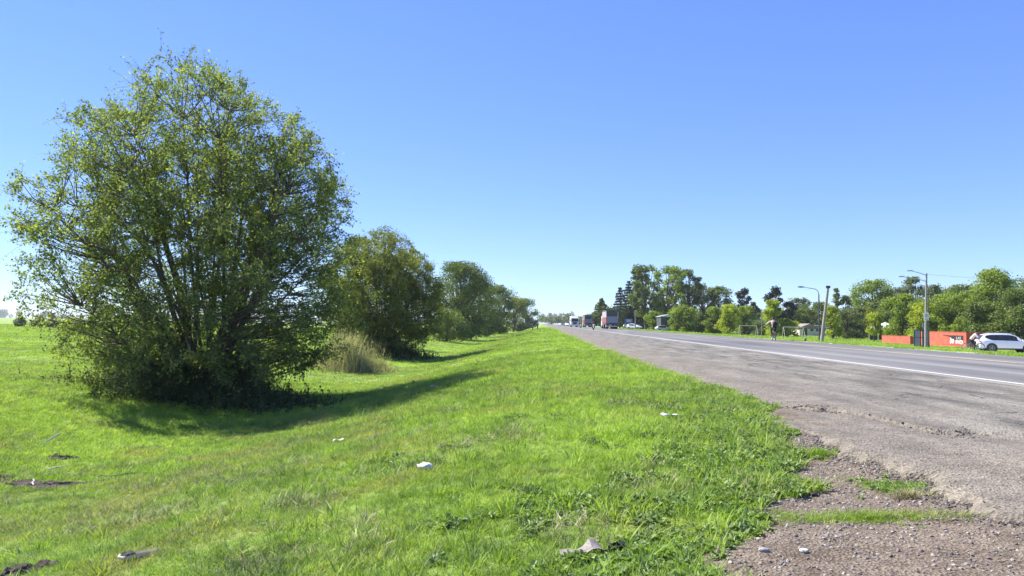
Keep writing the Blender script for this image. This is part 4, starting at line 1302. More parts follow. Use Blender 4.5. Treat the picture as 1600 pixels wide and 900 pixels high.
def person(label, loc, rz, J, shirt, trousers, shoe='cloth_black', hair='hair', helmet=None, sleeve=2, group=None):
    """J: joints in the figure's own axes (+x forward, +y left, z up)"""
    root = thing('person', label, 'person', loc, rz, group)
    pel, chest, neck, head = J['pelvis'], J['chest'], J['neck'], J['head']
    torso = [(*pel, .135), (*[(a + b) / 2 for a, b in zip(pel, chest)], .125), (*chest, .145), (*neck, .06)]
    hd = [(*neck, .06), (*[(a * .45 + b * .55) for a, b in zip(neck, head)], .085), (*head, .105), (head[0] + .01, head[1], head[2] + .09, .07)]
    ch = [torso, hd]; legs = []; arms = []; hands = []
    for s_ in ('l', 'r'):
        sh, el, wr = J['shoulder_' + s_], J['elbow_' + s_], J['wrist_' + s_]
        a = [(*chest, .145), (*sh, .068), (*el, .045), (*wr, .032)]
        d = Vector(wr) - Vector(el); d.normalize(); wv = Vector(wr)
        palm = wv + d * .07
        hand = [(*wr, .032), (*palm, .036)]
        ch += [a, hand]
        sd_ = d.orthogonal().normalized()
        for k_ in range(4):
            o_ = sd_ * (.022 * (k_ - 1.5)); f1 = palm + o_ + d * .045; f2 = f1 + d * (.03 + .008 * (k_ in (1, 2))) + d.cross(sd_) * .025
            hands.append([(*(palm + o_ * .6 - d * .02), .011), (*f1, .010), (*f2, .008)])
        th = wv + d * .03
        hands.append([(*th, .011), (*(th + sd_ * .045 + d * .02), .010), (*(th + sd_ * .05 + d * .05), .008)])
        arms.append(a[1:])
        hp, kn, an, to = J['hip_' + s_], J['knee_' + s_], J['ankle_' + s_], J['toe_' + s_]
        lg = [(*pel, .135), (*hp, .092), (*kn, .062), (*an, .042)]
        ch += [lg, [(*an, .042), (*to, .036)]]
        legs.append(lg[1:]); 
    body = skin_part('body', ch, 'skin', root)
    for h_ in hands: skin_part('finger', [h_], 'skin', body, 1)
    tz = [fat(torso[:3], .022), [(torso[2][0], torso[2][1], torso[2][2], .167), (*[(a * .4 + b * .6) for a, b in zip(chest, neck)], .10)]]
    for a in arms:
        q = a[:sleeve + 1] if sleeve < 2 else a
        tz.append([(*chest, .167)] + fat(q, .016))
    skin_part('shirt', tz, shirt, root)
    tl = [[(*pel, .158), (pel[0], pel[1], pel[2] + .06, .15)]] + [[(*pel, .158)] + fat(l, .018) for l in legs]
    skin_part('trousers', tl, trousers, root)
    for s_ in ('l', 'r'):
        an, to = J['ankle_' + s_], J['toe_' + s_]
        skin_part('shoe', [[(an[0] - .03, an[1], an[2] - .03, .052), (an[0] + .05, an[1], an[2] - .035, .05), (to[0] + .02, to[1], to[2], .04)]], shoe, root)
    mb = MB(); mb.ball((head[0] - .02, head[1], head[2] + .055), (.118, .108, .105), 14, 10)
    mb.build('helmet' if helmet else 'hair', M[helmet or hair], root, True)
    # face: nose, eyes, mouth, ears
    mb = MB(); mb.ball((head[0] + .108, head[1], head[2] - .01), (.018, .013, .022), 8, 6); mb.build('nose', M['skin'], body, True)
    for s_ in (-1, 1):
        mb = MB(); mb.ball((head[0] + .092, head[1] + s_ * .036, head[2] + .012), (.012, .014, .009), 8, 6); mb.build('eye', M['ink_black'], body, True)
        mb = MB(); mb.ball((head[0], head[1] + s_ * .106, head[2] - .005), (.022, .012, .032), 8, 6); mb.build('ear', M['skin'], body, True)
    mb = MB(); mb.ball((head[0] + .092, head[1], head[2] - .055), (.014, .028, .008), 8, 6); mb.build('mouth', M['tail_red'], body, True)
    return root


def walking(stride=.28):
    return dict(pelvis=(0, 0, .95), chest=(.03, 0, 1.33), neck=(.03, 0, 1.48), head=(.05, 0, 1.60),
                shoulder_l=(.03, .19, 1.41), elbow_l=(-.08, .24, 1.14), wrist_l=(.02, .25, .92), shoulder_r=(.03, -.19, 1.41), elbow_r=(.08, -.24, 1.14), wrist_r=(.22, -.24, .97),
                hip_l=(0, .10, .90), knee_l=(stride * .6, .10, .50), ankle_l=(stride, .10, .09), toe_l=(stride + .15, .10, .04),
                hip_r=(0, -.10, .90), knee_r=(-.02, -.10, .49), ankle_r=(-stride, -.10, .12), toe_r=(-stride + .14, -.10, .04))


def riding(lean=.25, reach=.62, barz=1.02, seat=.93, up=0):
    """astride a two-wheeler; pedals round x=0.08"""
    cx = -.18
    return dict(pelvis=(cx - .02, 0, seat + .06), chest=(cx + lean, 0, seat + .44), neck=(cx + lean + .07, 0, seat + .58), head=(cx + lean + .13, 0, seat + .70),
                shoulder_l=(cx + lean + .03, .19, seat + .51), elbow_l=(cx + (lean + reach) * .62, .27, seat + .24), wrist_l=(cx + reach, .27, barz),
                shoulder_r=(cx + lean + .03, -.19, seat + .51), elbow_r=(cx + (lean + reach) * .62, -.27, seat + .24), wrist_r=(cx + reach, -.27, barz),
                hip_l=(cx, .10, seat), knee_l=(cx + .40, .12, seat - .14), ankle_l=(cx + .24, .12, .46), toe_l=(cx + .39, .12, .42),
                hip_r=(cx, -.10, seat), knee_r=(cx + .32, -.12, seat - .40), ankle_r=(cx + .20, -.12, .16), toe_r=(cx + .35, -.12, .13))


def bicycle(label, loc, rz, frame='black_plastic', rimm='rim'):
    root = thing('bicycle', label, 'bicycle', loc, rz)
    for x in (-.52, .54):
        mb = MB(); mb.torus((x, 0, .335), .315, .020, 'Y', 32, 8)
        wh = mb.build('wheel', M['tyre'], root, True)
        mb = MB(); mb.torus((x, 0, .335), .285, .014, 'Y', 32, 6); mb.build('rim', M[rimm], wh, True)
        mb = MB(); mb.tube([(x, -.045, .335), (x, .045, .335)], .025, 8)
        for k in range(14):
            a = 6.283 * k / 14; mb.tube([(x, .02 * (-1) ** k, .335), (x + .285 * math.cos(a), 0, .335 + .285 * math.sin(a))], .0022, 3, False)
        mb.build('spokes', M['rim'], wh)
        mb = MB()
        mb.tube([(x + .34 * math.cos(a), 0, .335 + .355 * math.sin(a)) for a in np.linspace(.5, 2.6, 8)], .016, 6); mb.build('mudguard', M[frame], root, True)
    bb, st, hd_, rear, fr = (-.06, 0, .30), (-.20, 0, .82), (.34, 0, .86), (-.52, 0, .335), (.54, 0, .335)
    mb = MB()
    for a, b in ((bb, st), (bb, (.37, 0, .74)), ((-.19, 0, .76), hd_), (hd_, (.38, 0, .68))): mb.tube([a, b], .019, 8)
    for s_ in (-1, 1):
        mb.tube([bb, (-.52, s_ * .05, .335)], .011, 6); mb.tube([(-.19, 0, .77), (-.52, s_ * .05, .335)], .010, 6)
    mb.build('frame', M[frame], root, True)
    mb = MB()
    for s_ in (-1, 1): mb.tube([(.38, 0, .70), (.40, s_ * .05, .64), (.54, s_ * .05, .335)], .013, 6)
    mb.build('fork', M[frame], root, True)
    mb = MB(); mb.tube([(.34, 0, .86), (.33, 0, .98)], .014, 6); mb.tube([(.28, .29, 1.0), (.34, .16, 1.0), (.34, 0, .98), (.34, -.16, 1.0), (.28, -.29, 1.0)], .012, 6); mb.build('handlebar', M['chrome'], root, True)
    mb = MB(); mb.ball((-.22, 0, .90), (.14, .075, .035), 12, 8); mb.tube([st, (-.21, 0, .89)], .013, 6); mb.build('saddle', M['black_plastic'], root, True)
    mb = MB(); mb.torus((-.06, .02, .30), .09, .008, 'Y', 18, 5); mb.build('chainring', M['dark_metal'], root, True)
    for s_, dx, dz in ((1, .10, .13), (-1, -.04, -.16)):
        mb = MB(); mb.tube([(-.06, s_ * .04, .30), (-.06 + dx, s_ * .07, .30 + dz)], .010, 5); mb.box((-.06 + dx, s_ * .12, .30 + dz), (.09, .09, .025)); mb.build('pedal', M['black_plastic'], root)
    return root


def motorcycle(label, loc, rz, body='white_car'):
    root = thing('motorcycle', label, 'motorcycle', loc, rz)
    for x in (-.62, .64):
        mb = MB(); mb.torus((x, 0, .30), .245, .052, 'Y', 28, 8); wh = mb.build('wheel', M['tyre'], root, True)
        mb = MB(); mb.torus((x, 0, .30), .19, .02, 'Y', 24, 6)
        for k in range(6):
            a = 6.283 * k / 6; mb.tube([(x, 0, .30), (x + .19 * math.cos(a), 0, .30 + .19 * math.sin(a))], .012, 4)
        mb.build('rim', M['rim'], wh, True)
    mb = MB(); mb.box((0, 0, .42), (.42, .26, .30)); mb.build('engine', M['dark_metal'], root, bevel=.03)
    mb = MB()
    for s_ in (-1, 1): mb.tube([(.64, s_ * .09, .30), (.44, s_ * .09, .95)], .024, 6); mb.tube([(-.62, s_ * .09, .30), (-.10, s_ * .10, .40)], .022, 6); mb.tube([(-.55, s_ * .11, .35), (-.45, s_ * .11, .72)], .022, 6)
    mb.tube([(.44, 0, .90), (.1, 0, .70), (-.1, 0, .45)], .03, 6); mb.tube([(.1, 0, .72), (-.6, 0, .78)], .028, 6); mb.build('frame', M['dark_metal'], root, True)
    mb = MB(); mb.ball((.17, 0, .82), (.27, .15, .13), 14, 10); mb.build('fuel_tank', M[body], root, True)
    mb = MB(); mb.prism([(-.70, .84), (-.35, .76), (.0, .78), (.02, .84), (-.35, .83), (-.68, .91)], -.13, .13); mb.build('saddle', M['black_plastic'], root, True, .015)
    mb = MB(); mb.prism([(.42, .70), (.58, .72), (.62, .95), (.50, 1.10), (.40, .98)], -.15, .15); mb.build('fairing', M[body], root, True, .03)
    mb = MB(); mb.ball((.60, 0, .86), (.05, .085, .085), 12, 8); mb.build('headlight', M['lamp_glass'], root, True)
    mb = MB(); mb.tube([(.30, .37, 1.02), (.40, .20, 1.04), (.42, 0, 1.0), (.40, -.20, 1.04), (.30, -.37, 1.02)], .015, 6); mb.build('handlebar', M['black_plastic'], root, True)
    mb = MB(); mb.tube([(.35 + .36 * math.cos(a) + .29, 0, .30 + .36 * math.sin(a)) for a in np.linspace(.4, 2.2, 7)], .04, 6); mb.build('mudguard', M[body], root, True)
    mb = MB(); mb.tube([(.1, -.16, .28), (-.3, -.2, .30), (-.75, -.2, .42)], [.025, .04, .045], 8); mb.build('exhaust', M['chrome'], root, True)
    for s_ in (-1, 1):
        mb = MB(); mb.tube([(.36, s_ * .28, 1.03), (.40, s_ * .34, 1.16)], .007, 4); mb.ball((.40, s_ * .36, 1.18), (.015, .05, .035), 8, 6); mb.build('mirror', M['black_plastic'], root, True)
    return root


# ---- cars
SUV = [  # x, z bottom, z belt, z top, half width, half width at the top
    (-2.33, .46, .88, .93, .74, .62), (-2.27, .36, .98, 1.06, .86, .68), (-2.10, .30, 1.05, 1.30, .92, .64), (-1.85, .28, 1.07, 1.56, .94, .62), (-1.45, .28, 1.06, 1.635, .945, .62),
    (-.60, .28, 1.05, 1.655, .945, .63), (.15, .28, 1.03, 1.64, .945, .63), (.55, .28, 1.02, 1.52, .945, .65), (.95, .28, 1.01, 1.24, .94, .70), (1.18, .28, 1.0, 1.06, .935, .80),
    (1.60, .28, .96, 1.01, .92, .80), (2.05, .30, .86, .93, .88, .74), (2.25, .36, .74, .80, .80, .64), (2.33, .44, .62, .66, .68, .52)]
HATCH = [
    (-1.95, .45, .82, .86, .70, .60), (-1.90, .34, .92, 1.02, .80, .64), (-1.72, .28, .96, 1.26, .83, .60), (-1.45, .26, .97, 1.42, .84, .58), (-.8, .26, .95, 1.48, .845, .58),
    (0, .26, .94, 1.47, .845, .58), (.35, .26, .93, 1.36, .845, .60), (.8, .26, .92, 1.08, .84, .66), (1.05, .26, .91, .97, .835, .72), (1.45, .28, .86, .90, .81, .70), (1.80, .32, .74, .78, .74, .6), (1.95, .40, .60, .64, .62, .5)]


def car(label, loc, rz, prof, paint, wheel_r=.36, axles=(-1.42, 1.45), group=None, name='parked_car'):
    root = thing(name, label, 'car', loc, rz, group)
    rings = []
    for x, zb, zs, zt, w_, wt in prof:
        h = [(0, zb), (w_ * .90, zb), (w_ * .985, zb + .10), (w_, (zb + zs) * .5), (w_ * .985, zs - .08), (w_ * .955, zs), (wt + .02, zt - .04), (wt * .86, zt), (0, zt + .015)]
        rings.append([(x, y, z) for y, z in h] + [(x, -y, z) for y, z in h[-2:0:-1]])
    n = len(rings[0]); V = [p for q in rings for p in q]; F = []
    for i_ in range(len(rings) - 1):
        for k in range(n): F.append((i_ * n + k, i_ * n + (k + 1) % n, (i_ + 1) * n + (k + 1) % n, (i_ + 1) * n + k))
    F += [tuple(range(n)), tuple(range((len(rings) - 1) * n, len(rings) * n))]
    mb = MB(); mb.add(V, F); body = mb.build('body', M[paint], root, True)
    P_ = np.array(prof); xs_ = P_[:, 0]

    def at(x, k):                                            # a point on the side glass, k from belt to roof
        zs, zt, w_, wt = [np.interp(x, xs_, P_[:, c]) for c in (2, 3, 4, 5)]
        return (w_ * .955 + (wt + .02 - w_ * .955) * k + .010, zs + (zt - .04 - zs) * k)
    L0, L1 = prof[0][0], prof[-1][0]
    xr_ = next(p[0] for p in prof if p[3] - p[2] > .4); xf_ = [p[0] for p in prof if p[3] - p[2] > .18][-1]
    cuts = np.linspace(xr_ - .02, xf_ + .05, 4)

    def klo(x): return .07 + .50 * min(1, max(0, (cuts[0] + .55 - x) / .55)) ** 1.5
    for s_ in (-1, 1):
        vs = []
        for x in np.linspace(cuts[0] - .03, cuts[-1] + .02, 16):
            for k in (klo(x) - .05, .90):
                y, z = at(x, k); vs.append((x, s_ * (y - .004), z))
        mb = MB(); mb.add(vs, [(2 * i_, 2 * i_ + 2, 2 * i_ + 3, 2 * i_ + 1) for i_ in range(15)]); mb.build('window_trim', M['black_plastic'], root)
        for a, b in zip(cuts, cuts[1:]):
            vs = []
            for x in np.linspace(a + .03, b - .03, 6):
                for k in (klo(x), .86):
                    y, z = at(x, k); vs.append((x, s_ * y, z))
            mb = MB(); mb.add(vs, [(2 * i_, 2 * i_ + 2, 2 * i_ + 3, 2 * i_ + 1) for i_ in range(5)]); mb.build('side_window', M['glass'], root)
    # rear window and windscreen lie on the slopes between belt and roof
    def slope(name_, xa_, xb_):
        vs = []
        for q in range(6):
            x = xa_ + (xb_ - xa_) * q / 5
            zt = np.interp(x, xs_, P_[:, 3]); wt = np.interp(x, xs_, P_[:, 5]) * .86
            for y in (-1, -.5, 0, .5, 1): vs.append((x, y * wt, zt + .022 - .003 * abs(y)))
        mb = MB(); mb.add(vs, [(5 * i_ + j, 5 * i_ + j + 1, 5 * i_ + j + 6, 5 * i_ + j + 5) for i_ in range(5) for j in range(4)]); mb.build(name_, M['glass'], root)
    slope('rear_window', prof[1][0] + .04, prof[3][0] - .06)
    slope('windscreen', xf_ + .18, [p[0] for p in prof if p[3] > prof[5][3] - .05][-1] + .06)
    wv = prof[5][4]
    for x in axles:
        for s_ in (-1, 1):
            mb = MB(); mb.tube([(x, s_ * (wv - .10), wheel_r), (x, s_ * (wv + .004), wheel_r)], wheel_r + .055, 28); mb.build('wheel_arch', M['black_plastic'], body)
            mb = MB(); mb.torus((x, s_ * (wv - .08), wheel_r), wheel_r - .085, .10, 'Y', 28, 10); wh = mb.build('wheel', M['tyre'], root, True)
            mb = MB(); mb.torus((x, s_ * (wv + .0), wheel_r), wheel_r - .14, .02, 'Y', 24, 6)
            for k in range(5):
                a = 6.283 * k / 5; mb.box((x + .11 * math.cos(a), s_ * (wv + .005), wheel_r + .11 * math.sin(a)), (.21, .03, .05), ry=-a)
            mb.build('rim', M['rim'], wh)
    for s_ in (-1, 1):
        x, zb, zs, zt, w_, wt = prof[1]
        mb = MB(); mb.box((x + .03, s_ * (w_ - .13), zs - .06), (.16, .30, .13)); mb.build('tail_light', M['tail_red'], root, bevel=.02)
        x, zb, zs, zt, w_, wt = prof[-3]
        mb = MB(); mb.box((x + .06, s_ * (w_ - .14), zs - .07), (.18, .30, .12)); mb.build('headlight', M['lamp_glass'], root, bevel=.02)
        xm = xf_ + .02
        mb = MB(); mb.ball((xm, s_ * (wv + .09), prof[6][2] + .06), (.07, .10, .07), 10, 8); mb.build('mirror', M[paint], root, True)
        for hx in (cuts[1] - .25, cuts[2] - .25):
            mb = MB(); mb.box((hx, s_ * (wv - .005), prof[6][2] - .11), (.18, .03, .03)); mb.build('handle', M['chrome'], root)
    mb = MB(); mb.box((L1 - .03, 0, .42), (.08, 1.0, .16)); mb.build('grille', M['black_plastic'], root, bevel=.01)
    mb = MB(); mb.box(((L0 + L1) / 2, 0, .31), (L1 - L0 - .5, prof[5][4] * 2 * .985, .12)); mb.build('sill', M['black_plastic'], root)
    mb = MB(); mb.box((L0 + .0, 0, .52), (.06, 1.25, .16)); mb.build('rear_bumper', M['black_plastic'], root, bevel=.02)
    mb = MB(); mb.box((L0 - .01, 0, .80), (.05, .45, .11)); mb.build('number_plate', M['lamp_glass'], root)
    if prof is SUV:
        for s_ in (-1, 1):
            mb = MB(); mb.tube([(-1.6, s_ * .58, 1.66), (-1.4, s_ * .6, 1.70), (.1, s_ * .6, 1.70), (.35, s_ * .6, 1.64)], .018, 6); mb.build('roof_rail', M['chrome'], root, True)
    return root


sx, sy, _ = spot(1571, 68)
car('white sport utility car parked beside the red wall', (sx, sy, gz(sx, sy) + .03), R(-13), SUV, 'white_car', .385, (-1.40, 1.42))
car('white car coming along the road ahead of the white lorry', (10.7, 300, road_z(10.7)), R(-90), HATCH, 'white_car', .31, (-1.22, 1.25), name='oncoming_car')
car('white car farthest away on the oncoming lane', (10.6, 405, road_z(10.6)), R(-90), HATCH, 'white_car', .31, (-1.22, 1.25), name='oncoming_car')
car('dark car between the two white oncoming cars', (11.6, 352, road_z(11.6)), R(-90), HATCH, 'dark_car', .31, (-1.22, 1.25), name='oncoming_car')
for px, d, rz, pt, lb_ in ((1037, 176, 15, 'silver_car', 'silver car parked in front of the dark shed'), (992, 188, -35, 'white_car', 'white car parked below the conifers beside a pole'), (979, 212, 80, 'silver_car', 'small car parked under the blue sign')):
    x_, y_, z_ = spot(px, d); car(lb_, (x_, y_, gz(x_, y_)), R(rz), HATCH, pt, .31, (-1.22, 1.25))


# ---- lorries; each faces +x before it is turned
def wheel_set(root, xs_, hw, r=.50, dual=True):
    for x in xs_:
        for s_ in (-1, 1):
            mb = MB(); mb.tube([(x, s_ * (hw - (.55 if dual else .32)), r), (x, s_ * (hw - .02), r)], r, 24); wh = mb.build('wheel', M['tyre'], root, True, .03)
            mb = MB(); mb.tube([(x, s_ * (hw - .05), r), (x, s_ * (hw + .0), r)], [.28, .24], 16); mb.build('rim', M['rim'], wh, True)


def lorry_cab(root, x0, paint, hw=1.23, top=3.05, roof=True):
    mb = MB(); mb.prism([(x0 - 1.9, .75), (x0 - .05, .75), (x0, 1.1), (x0 - .06, 1.75), (x0 - .32, top - .15), (x0 - .6, top), (x0 - 1.9, top)], -hw, hw)
    mb.build('cab', M[paint], root, True, .06)
    if roof:
        mb = MB(); mb.prism([(x0 - 1.85, top - .02), (x0 - .75, top - .02), (x0 - 1.2, top + .55), (x0 - 1.8, top + .62)], -hw * .86, hw * .86); mb.build('roof_deflector', M[paint], root, True, .05)
    mb = MB(); mb.add([(x0 - .045, -hw * .88, 1.82), (x0 - .045, hw * .88, 1.82), (x0 - .27, hw * .84, top - .30), (x0 - .27, -hw * .84, top - .30)], [(0, 1, 2, 3)])
    mb.v = [(x + .02, y, z) for x, y, z in mb.v]; mb.build('windscreen', M['glass'], root)
    for s_ in (-1, 1):
        mb = MB(); mb.add([(x0 - .35, s_ * (hw + .008), 1.80), (x0 - 1.15, s_ * (hw + .008), 1.80), (x0 - 1.15, s_ * (hw + .008), 2.6), (x0 - .52, s_ * (hw + .008), 2.6)], [(0, 1, 2, 3)]); mb.build('side_window', M['glass'], root)
        mb = MB(); mb.box((x0 + .02, s_ * hw * .76, .98), (.12, .40, .20)); mb.build('headlight', M['lamp_glass'], root, bevel=.03)
        mb = MB(); mb.box((x0 + .02, s_ * (hw + .20), 2.15), (.10, .20, .55)); mb.tube([(x0 - .2, s_ * hw, 2.45), (x0, s_ * (hw + .2), 2.42)], .02, 5); mb.build('mirror', M['black_plastic'], root)
    mb = MB()
    for q in range(5): mb.box((x0 + .015, 0, 1.12 + q * .12), (.05, 1.35, .07))
    mb.box((x0 + .0, 0, 1.36), (.04, 1.4, .62)); mb.build('grille', M['black_plastic'], root)
    mb = MB(); mb.box((x0 + .05, 0, .62), (.24, 2 * hw, .42)); mb.build('bumper', M[paint], root, bevel=.05)
    mb = MB(); mb.box((x0 + .175, 0, .60), (.02, .45, .12)); mb.build('number_plate', M['lamp_glass'], root)
    mb = MB(); mb.box((x0 - .12, 0, top - .18), (.34, 2 * hw * .93, .06)); mb.build('sun_visor', M['black_plastic'], root)


lo = thing('lorry', 'white lorry with a dark windscreen coming towards the view', 'lorry', (11.6, 258, road_z(11.6)), R(-90))
lorry_cab(lo, 8.0, 'truck_white', 1.28, 3.15, True)
mb = MB(); mb.box((1.4, 0, 2.35), (9.6, 2.5, 2.6)); mb.build('cargo_box', M['truck_white'], lo, bevel=.04)
mb = MB(); mb.box((2.5, 0, .85), (11, .9, .25)); mb.build('chassis', M['dark_metal'], lo)
wheel_set(lo, (6.9,), 1.2, .5, False); wheel_set(lo, (-1.4, -2.7), 1.22, .5)


def tipper(label, loc, rz, low_paint, tarp_=True):
    t = thing('lorry', label, 'lorry', loc, rz)
    Lb, hw, z0, z1 = 10.5, 1.34, 1.35, 4.15
    for s_ in (-1, 1):
        mb = MB(); mb.box((Lb / 2, s_ * (hw - .04), z0 + .65), (Lb, .08, 1.30))
        sp = mb.build('side_board', M[low_paint], t)
        mb = MB(); mb.box((Lb / 2, s_ * (hw - .04), (z0 + 1.30 + z1) / 2 + .002), (Lb, .078, z1 - z0 - 1.31)); mb.build('side_board', M['truck_white'], t)
        for q in range(8):
            mb = MB(); mb.box((.3 + q * 1.41, s_ * (hw + .03), (z0 + z1) / 2), (.12, .08, z1 - z0)); mb.build('stake', M['truck_white'] if q % 2 else M[low_paint], t)
    mb = MB(); mb.box((Lb - .05, 0, (z0 + z1) / 2), (.1, 2 * hw - .2, z1 - z0)); mb.build('headboard', M['truck_white'], t)
    mb = MB(); mb.box((Lb / 2, 0, z0 - .05), (Lb, 2 * hw - .02, .12)); mb.build('deck', M['dark_metal'], t)
    mb = MB(); mb.box((.06, 0, z0 + .75), (.08, 2 * hw - .18, 1.45)); gate = mb.build('tailgate', M['truck_grey'], t)
    for q in range(4):
        mb = MB(); mb.box((-.0, 0, z0 + .22 + q * .36), (.06, 2 * hw - .2, .06)); mb.build('rib', M['truck_grey'], gate)
    mb = MB(); mb.box((.05, 0, z0 + 2.14), (.07, 2 * hw - .12, 1.30)); mb.build('rear_tarp', M['tarp'], t)
    mb = MB(); mb.prism([(-.06, z1 - .15), (Lb + .02, z1 - .15), (Lb + .02, z1 + .06), (Lb / 2, z1 + .14), (-.06, z1 + .06)], -hw - .05, hw + .05); mb.build('top_tarp', M['tarp'], t)
    mb = MB()
    for s_ in (-1, 1): mb.box((Lb / 2 - .3, s_ * .48, 1.10), (Lb, .14, .34))
    mb.build('chassis', M['dark_metal'], t)
    mb = MB(); mb.box((-.02, 0, .62), (.12, 2.3, .16)); mb.tube([(.02, -.6, .62), (.02, -.6, 1.1)], .05, 6); mb.tube([(.02, .6, .62), (.02, .6, 1.1)], .05, 6); mb.build('underrun_bar', M['truck_white'], t)
    for s_ in (-1, 1):
        mb = MB(); mb.box((-.01, s_ * 1.05, 1.05), (.07, .42, .16)); mb.build('tail_light', M['tail_red'], t)
        mb = MB(); mb.box((.35, s_ * .95, .60), (.03, .62, .62)); mb.build('mud_flap', M['black_plastic'], t)
    wheel_set(t, (1.1, 2.4, 8.3), 1.3, .52); wheel_set(t, (13.6,), 1.22, .5, False)
    lorry_cab(t, 14.6, 'truck_white', 1.25, 3.1, True)
    mb = MB(); mb.box((11.8, 0, .9), (4.4, .9, .3)); mb.build('tractor_frame', M['dark_metal'], t)
    return t


tipper('red and white grain lorry seen from behind with dark tarpaulin', (16.2, 168, road_z(16.2)), R(90), 'truck_red')
tipper('smaller looking white and red lorry farther ahead of the grain lorry', (16.9, 262, road_z(16.9)), R(90), 'truck_red')

# ---- two-wheelers on the road
for k, (X, Y, bd, lb_, lr) in enumerate(((9.55, 134, 'white_car', 'nearer motorcycle with a white front riding on the edge line', 'motorcyclist in dark clothes on the nearer motorcycle'),
                                        (9.75, 180, 'white_car', 'farther motorcycle close to the white lorry', 'motorcyclist in dark clothes on the farther motorcycle'))):
    motorcycle(lb_, (X, Y, road_z(X) + .005), R(-90), bd)
    J = riding(.16, .50, 1.07, .86); J.update(knee_l=(.20, .22, .74), ankle_l=(.02, .20, .40), toe_l=(.16, .20, .34), knee_r=(.20, -.22, .74), ankle_r=(.02, -.20, .40), toe_r=(.16, -.20, .34))
    J['wrist_l'] = (.30, .34, 1.06); J['wrist_r'] = (.30, -.34, 1.06)
    person(lr, (X, Y, road_z(X) + .005), R(-90), J, 'cloth_black' if k else 'cloth_navy', 'cloth_black', helmet='black_plastic')

bx_, by_ = 17.4, 56.0
bicycle('dark bicycle ridden along the far edge of the road', (bx_, by_, road_z(bx_)), R(84))
J = riding(.20, .52, 1.03, .92)
J['elbow_l'] = (-.02, .52, 1.20); J['shoulder_l'] = (.04, .21, 1.44); J['wrist_l'] = (.28, .30, 1.03)
person('person with dark trousers and a pale shirt riding the dark bicycle', (bx_, by_, road_z(bx_)), R(84), J, 'cloth_beige', 'cloth_black', sleeve=1)
rk = thing('backpack', 'black backpack worn by the person on the dark bicycle', 'bag', (bx_, by_, road_z(bx_)), R(84))
mb = MB(); mb.ball((-.20, -.06, 1.18), (.13, .19, .27), 12, 8); mb.build('bag_body', M['cloth_black'], rk, True)
mb = MB(); mb.tube([(-.12, -.10, 1.40), (.10, -.13, 1.47), (.14, -.13, 1.25), (-.12, -.13, 1.05)], .018, 5); mb.build('strap', M['cloth_black'], rk, True)

cx_, cy_, _ = spot(1520, 65.0); cz_ = gz(cx_, cy_) + .03
bicycle('bicycle with pale wheels beside the white car', (cx_, cy_, cz_), R(-22), 'bike_teal', 'lamp_glass')
J = riding(.30, .62, 1.03, .92)
person('person in a white shirt leaning forward on the bicycle beside the white car', (cx_, cy_, cz_), R(-22), J, 'cloth_white', 'cloth_black', sleeve=1)

wx, wy = -1.15, 168
person('taller person in dark clothes walking on the bank beyond the trees', (wx + .45, wy, gz(wx + .45, wy)), R(60), walking(), 'cloth_black', 'cloth_black')
person('second walker in dark clothes, lower on the bank', (wx - .55, wy - 6, gz(wx - .55, wy - 6)), R(50), walking(.22), 'cloth_navy', 'cloth_black')


# ---- red entrance wall (runs along the road at x = 50)
WX = 50.0


def wz(y): return gz(WX, y) - .15


rw = thing('wall', 'tall red painted entrance wall with white lettering', 'wall', (WX, 89, gz(WX, 90)))
mb = MB(); mb.box((.15, 6.1, .80), (.30, 12.2, 1.95)); mb.build('front_face', M['red_paint'], rw, bevel=.01)
mb = MB(); mb.box((2.0, .15, .80), (3.38, .30, 1.948)); mb.build('return_wall', M['red_paint'], rw, bevel=.01)
mb = MB(); mb.box((.15, 6.2, 1.80), (.36, 12.46, .05)); mb.box((2.0, .15, 1.80), (3.3, .36, .05)); mb.build('coping', M['red_paint'], rw)
lw_ = thing('wall', 'low red painted wall left of the tall one', 'wall', (WX, 101.2, gz(WX, 104)))
mb = MB(); mb.box((.15, 5.2, .42), (.28, 8.3, 1.28)); mb.build('front_face', M['red_paint'], lw_, bevel=.01)
mb = MB(); mb.box((1.6, 1.2, .42), (2.7, .28, 1.26)); mb.build('return_wall', M['red_paint'], lw_, bevel=.01)
mb = MB(); mb.box((.15, 5.2, 1.08), (.34, 8.36, .045)); mb.build('coping', M['red_paint'], lw_)
mb = MB()                                                     # dark slanted panel behind the letters
pan = [(5.2, 1.40), (.60, 1.40), (.60, .88), (2.6, .88), (3.1, 1.12), (3.9, 1.28)]
n = len(pan)
mb.add([(-.006, y, z) for y, z in pan] + [(-.03, y, z) for y, z in pan], [tuple(range(n)), tuple(range(2 * n - 1, n - 1, -1))] + [(i_, (i_ + 1) % n, n + (i_ + 1) % n, n + i_) for i_ in range(n)])
mb.build('panel', M['ink_black'], rw)


def lettering(txt, y, z, size, mat, parent, bold=0.0, stretch=1.0):
    cu = bpy.data.curves.new('txt', 'FONT'); cu.body = txt; cu.size = size; cu.extrude = .012; cu.offset = bold
    o = bpy.data.objects.new('txt', cu); C.objects.link(o)
    dg = bpy.context.evaluated_depsgraph_get()
    me = bpy.data.meshes.new_from_object(o.evaluated_get(dg)); C.objects.unlink(o); bpy.data.objects.remove(o)
    me.materials.clear(); me.name = 'lettering'
    for v in me.vertices:
        a, b, c = v.co; v.co = (-.044 - c, y - a * stretch, z + b)
    return link('lettering', me, M[mat], parent)


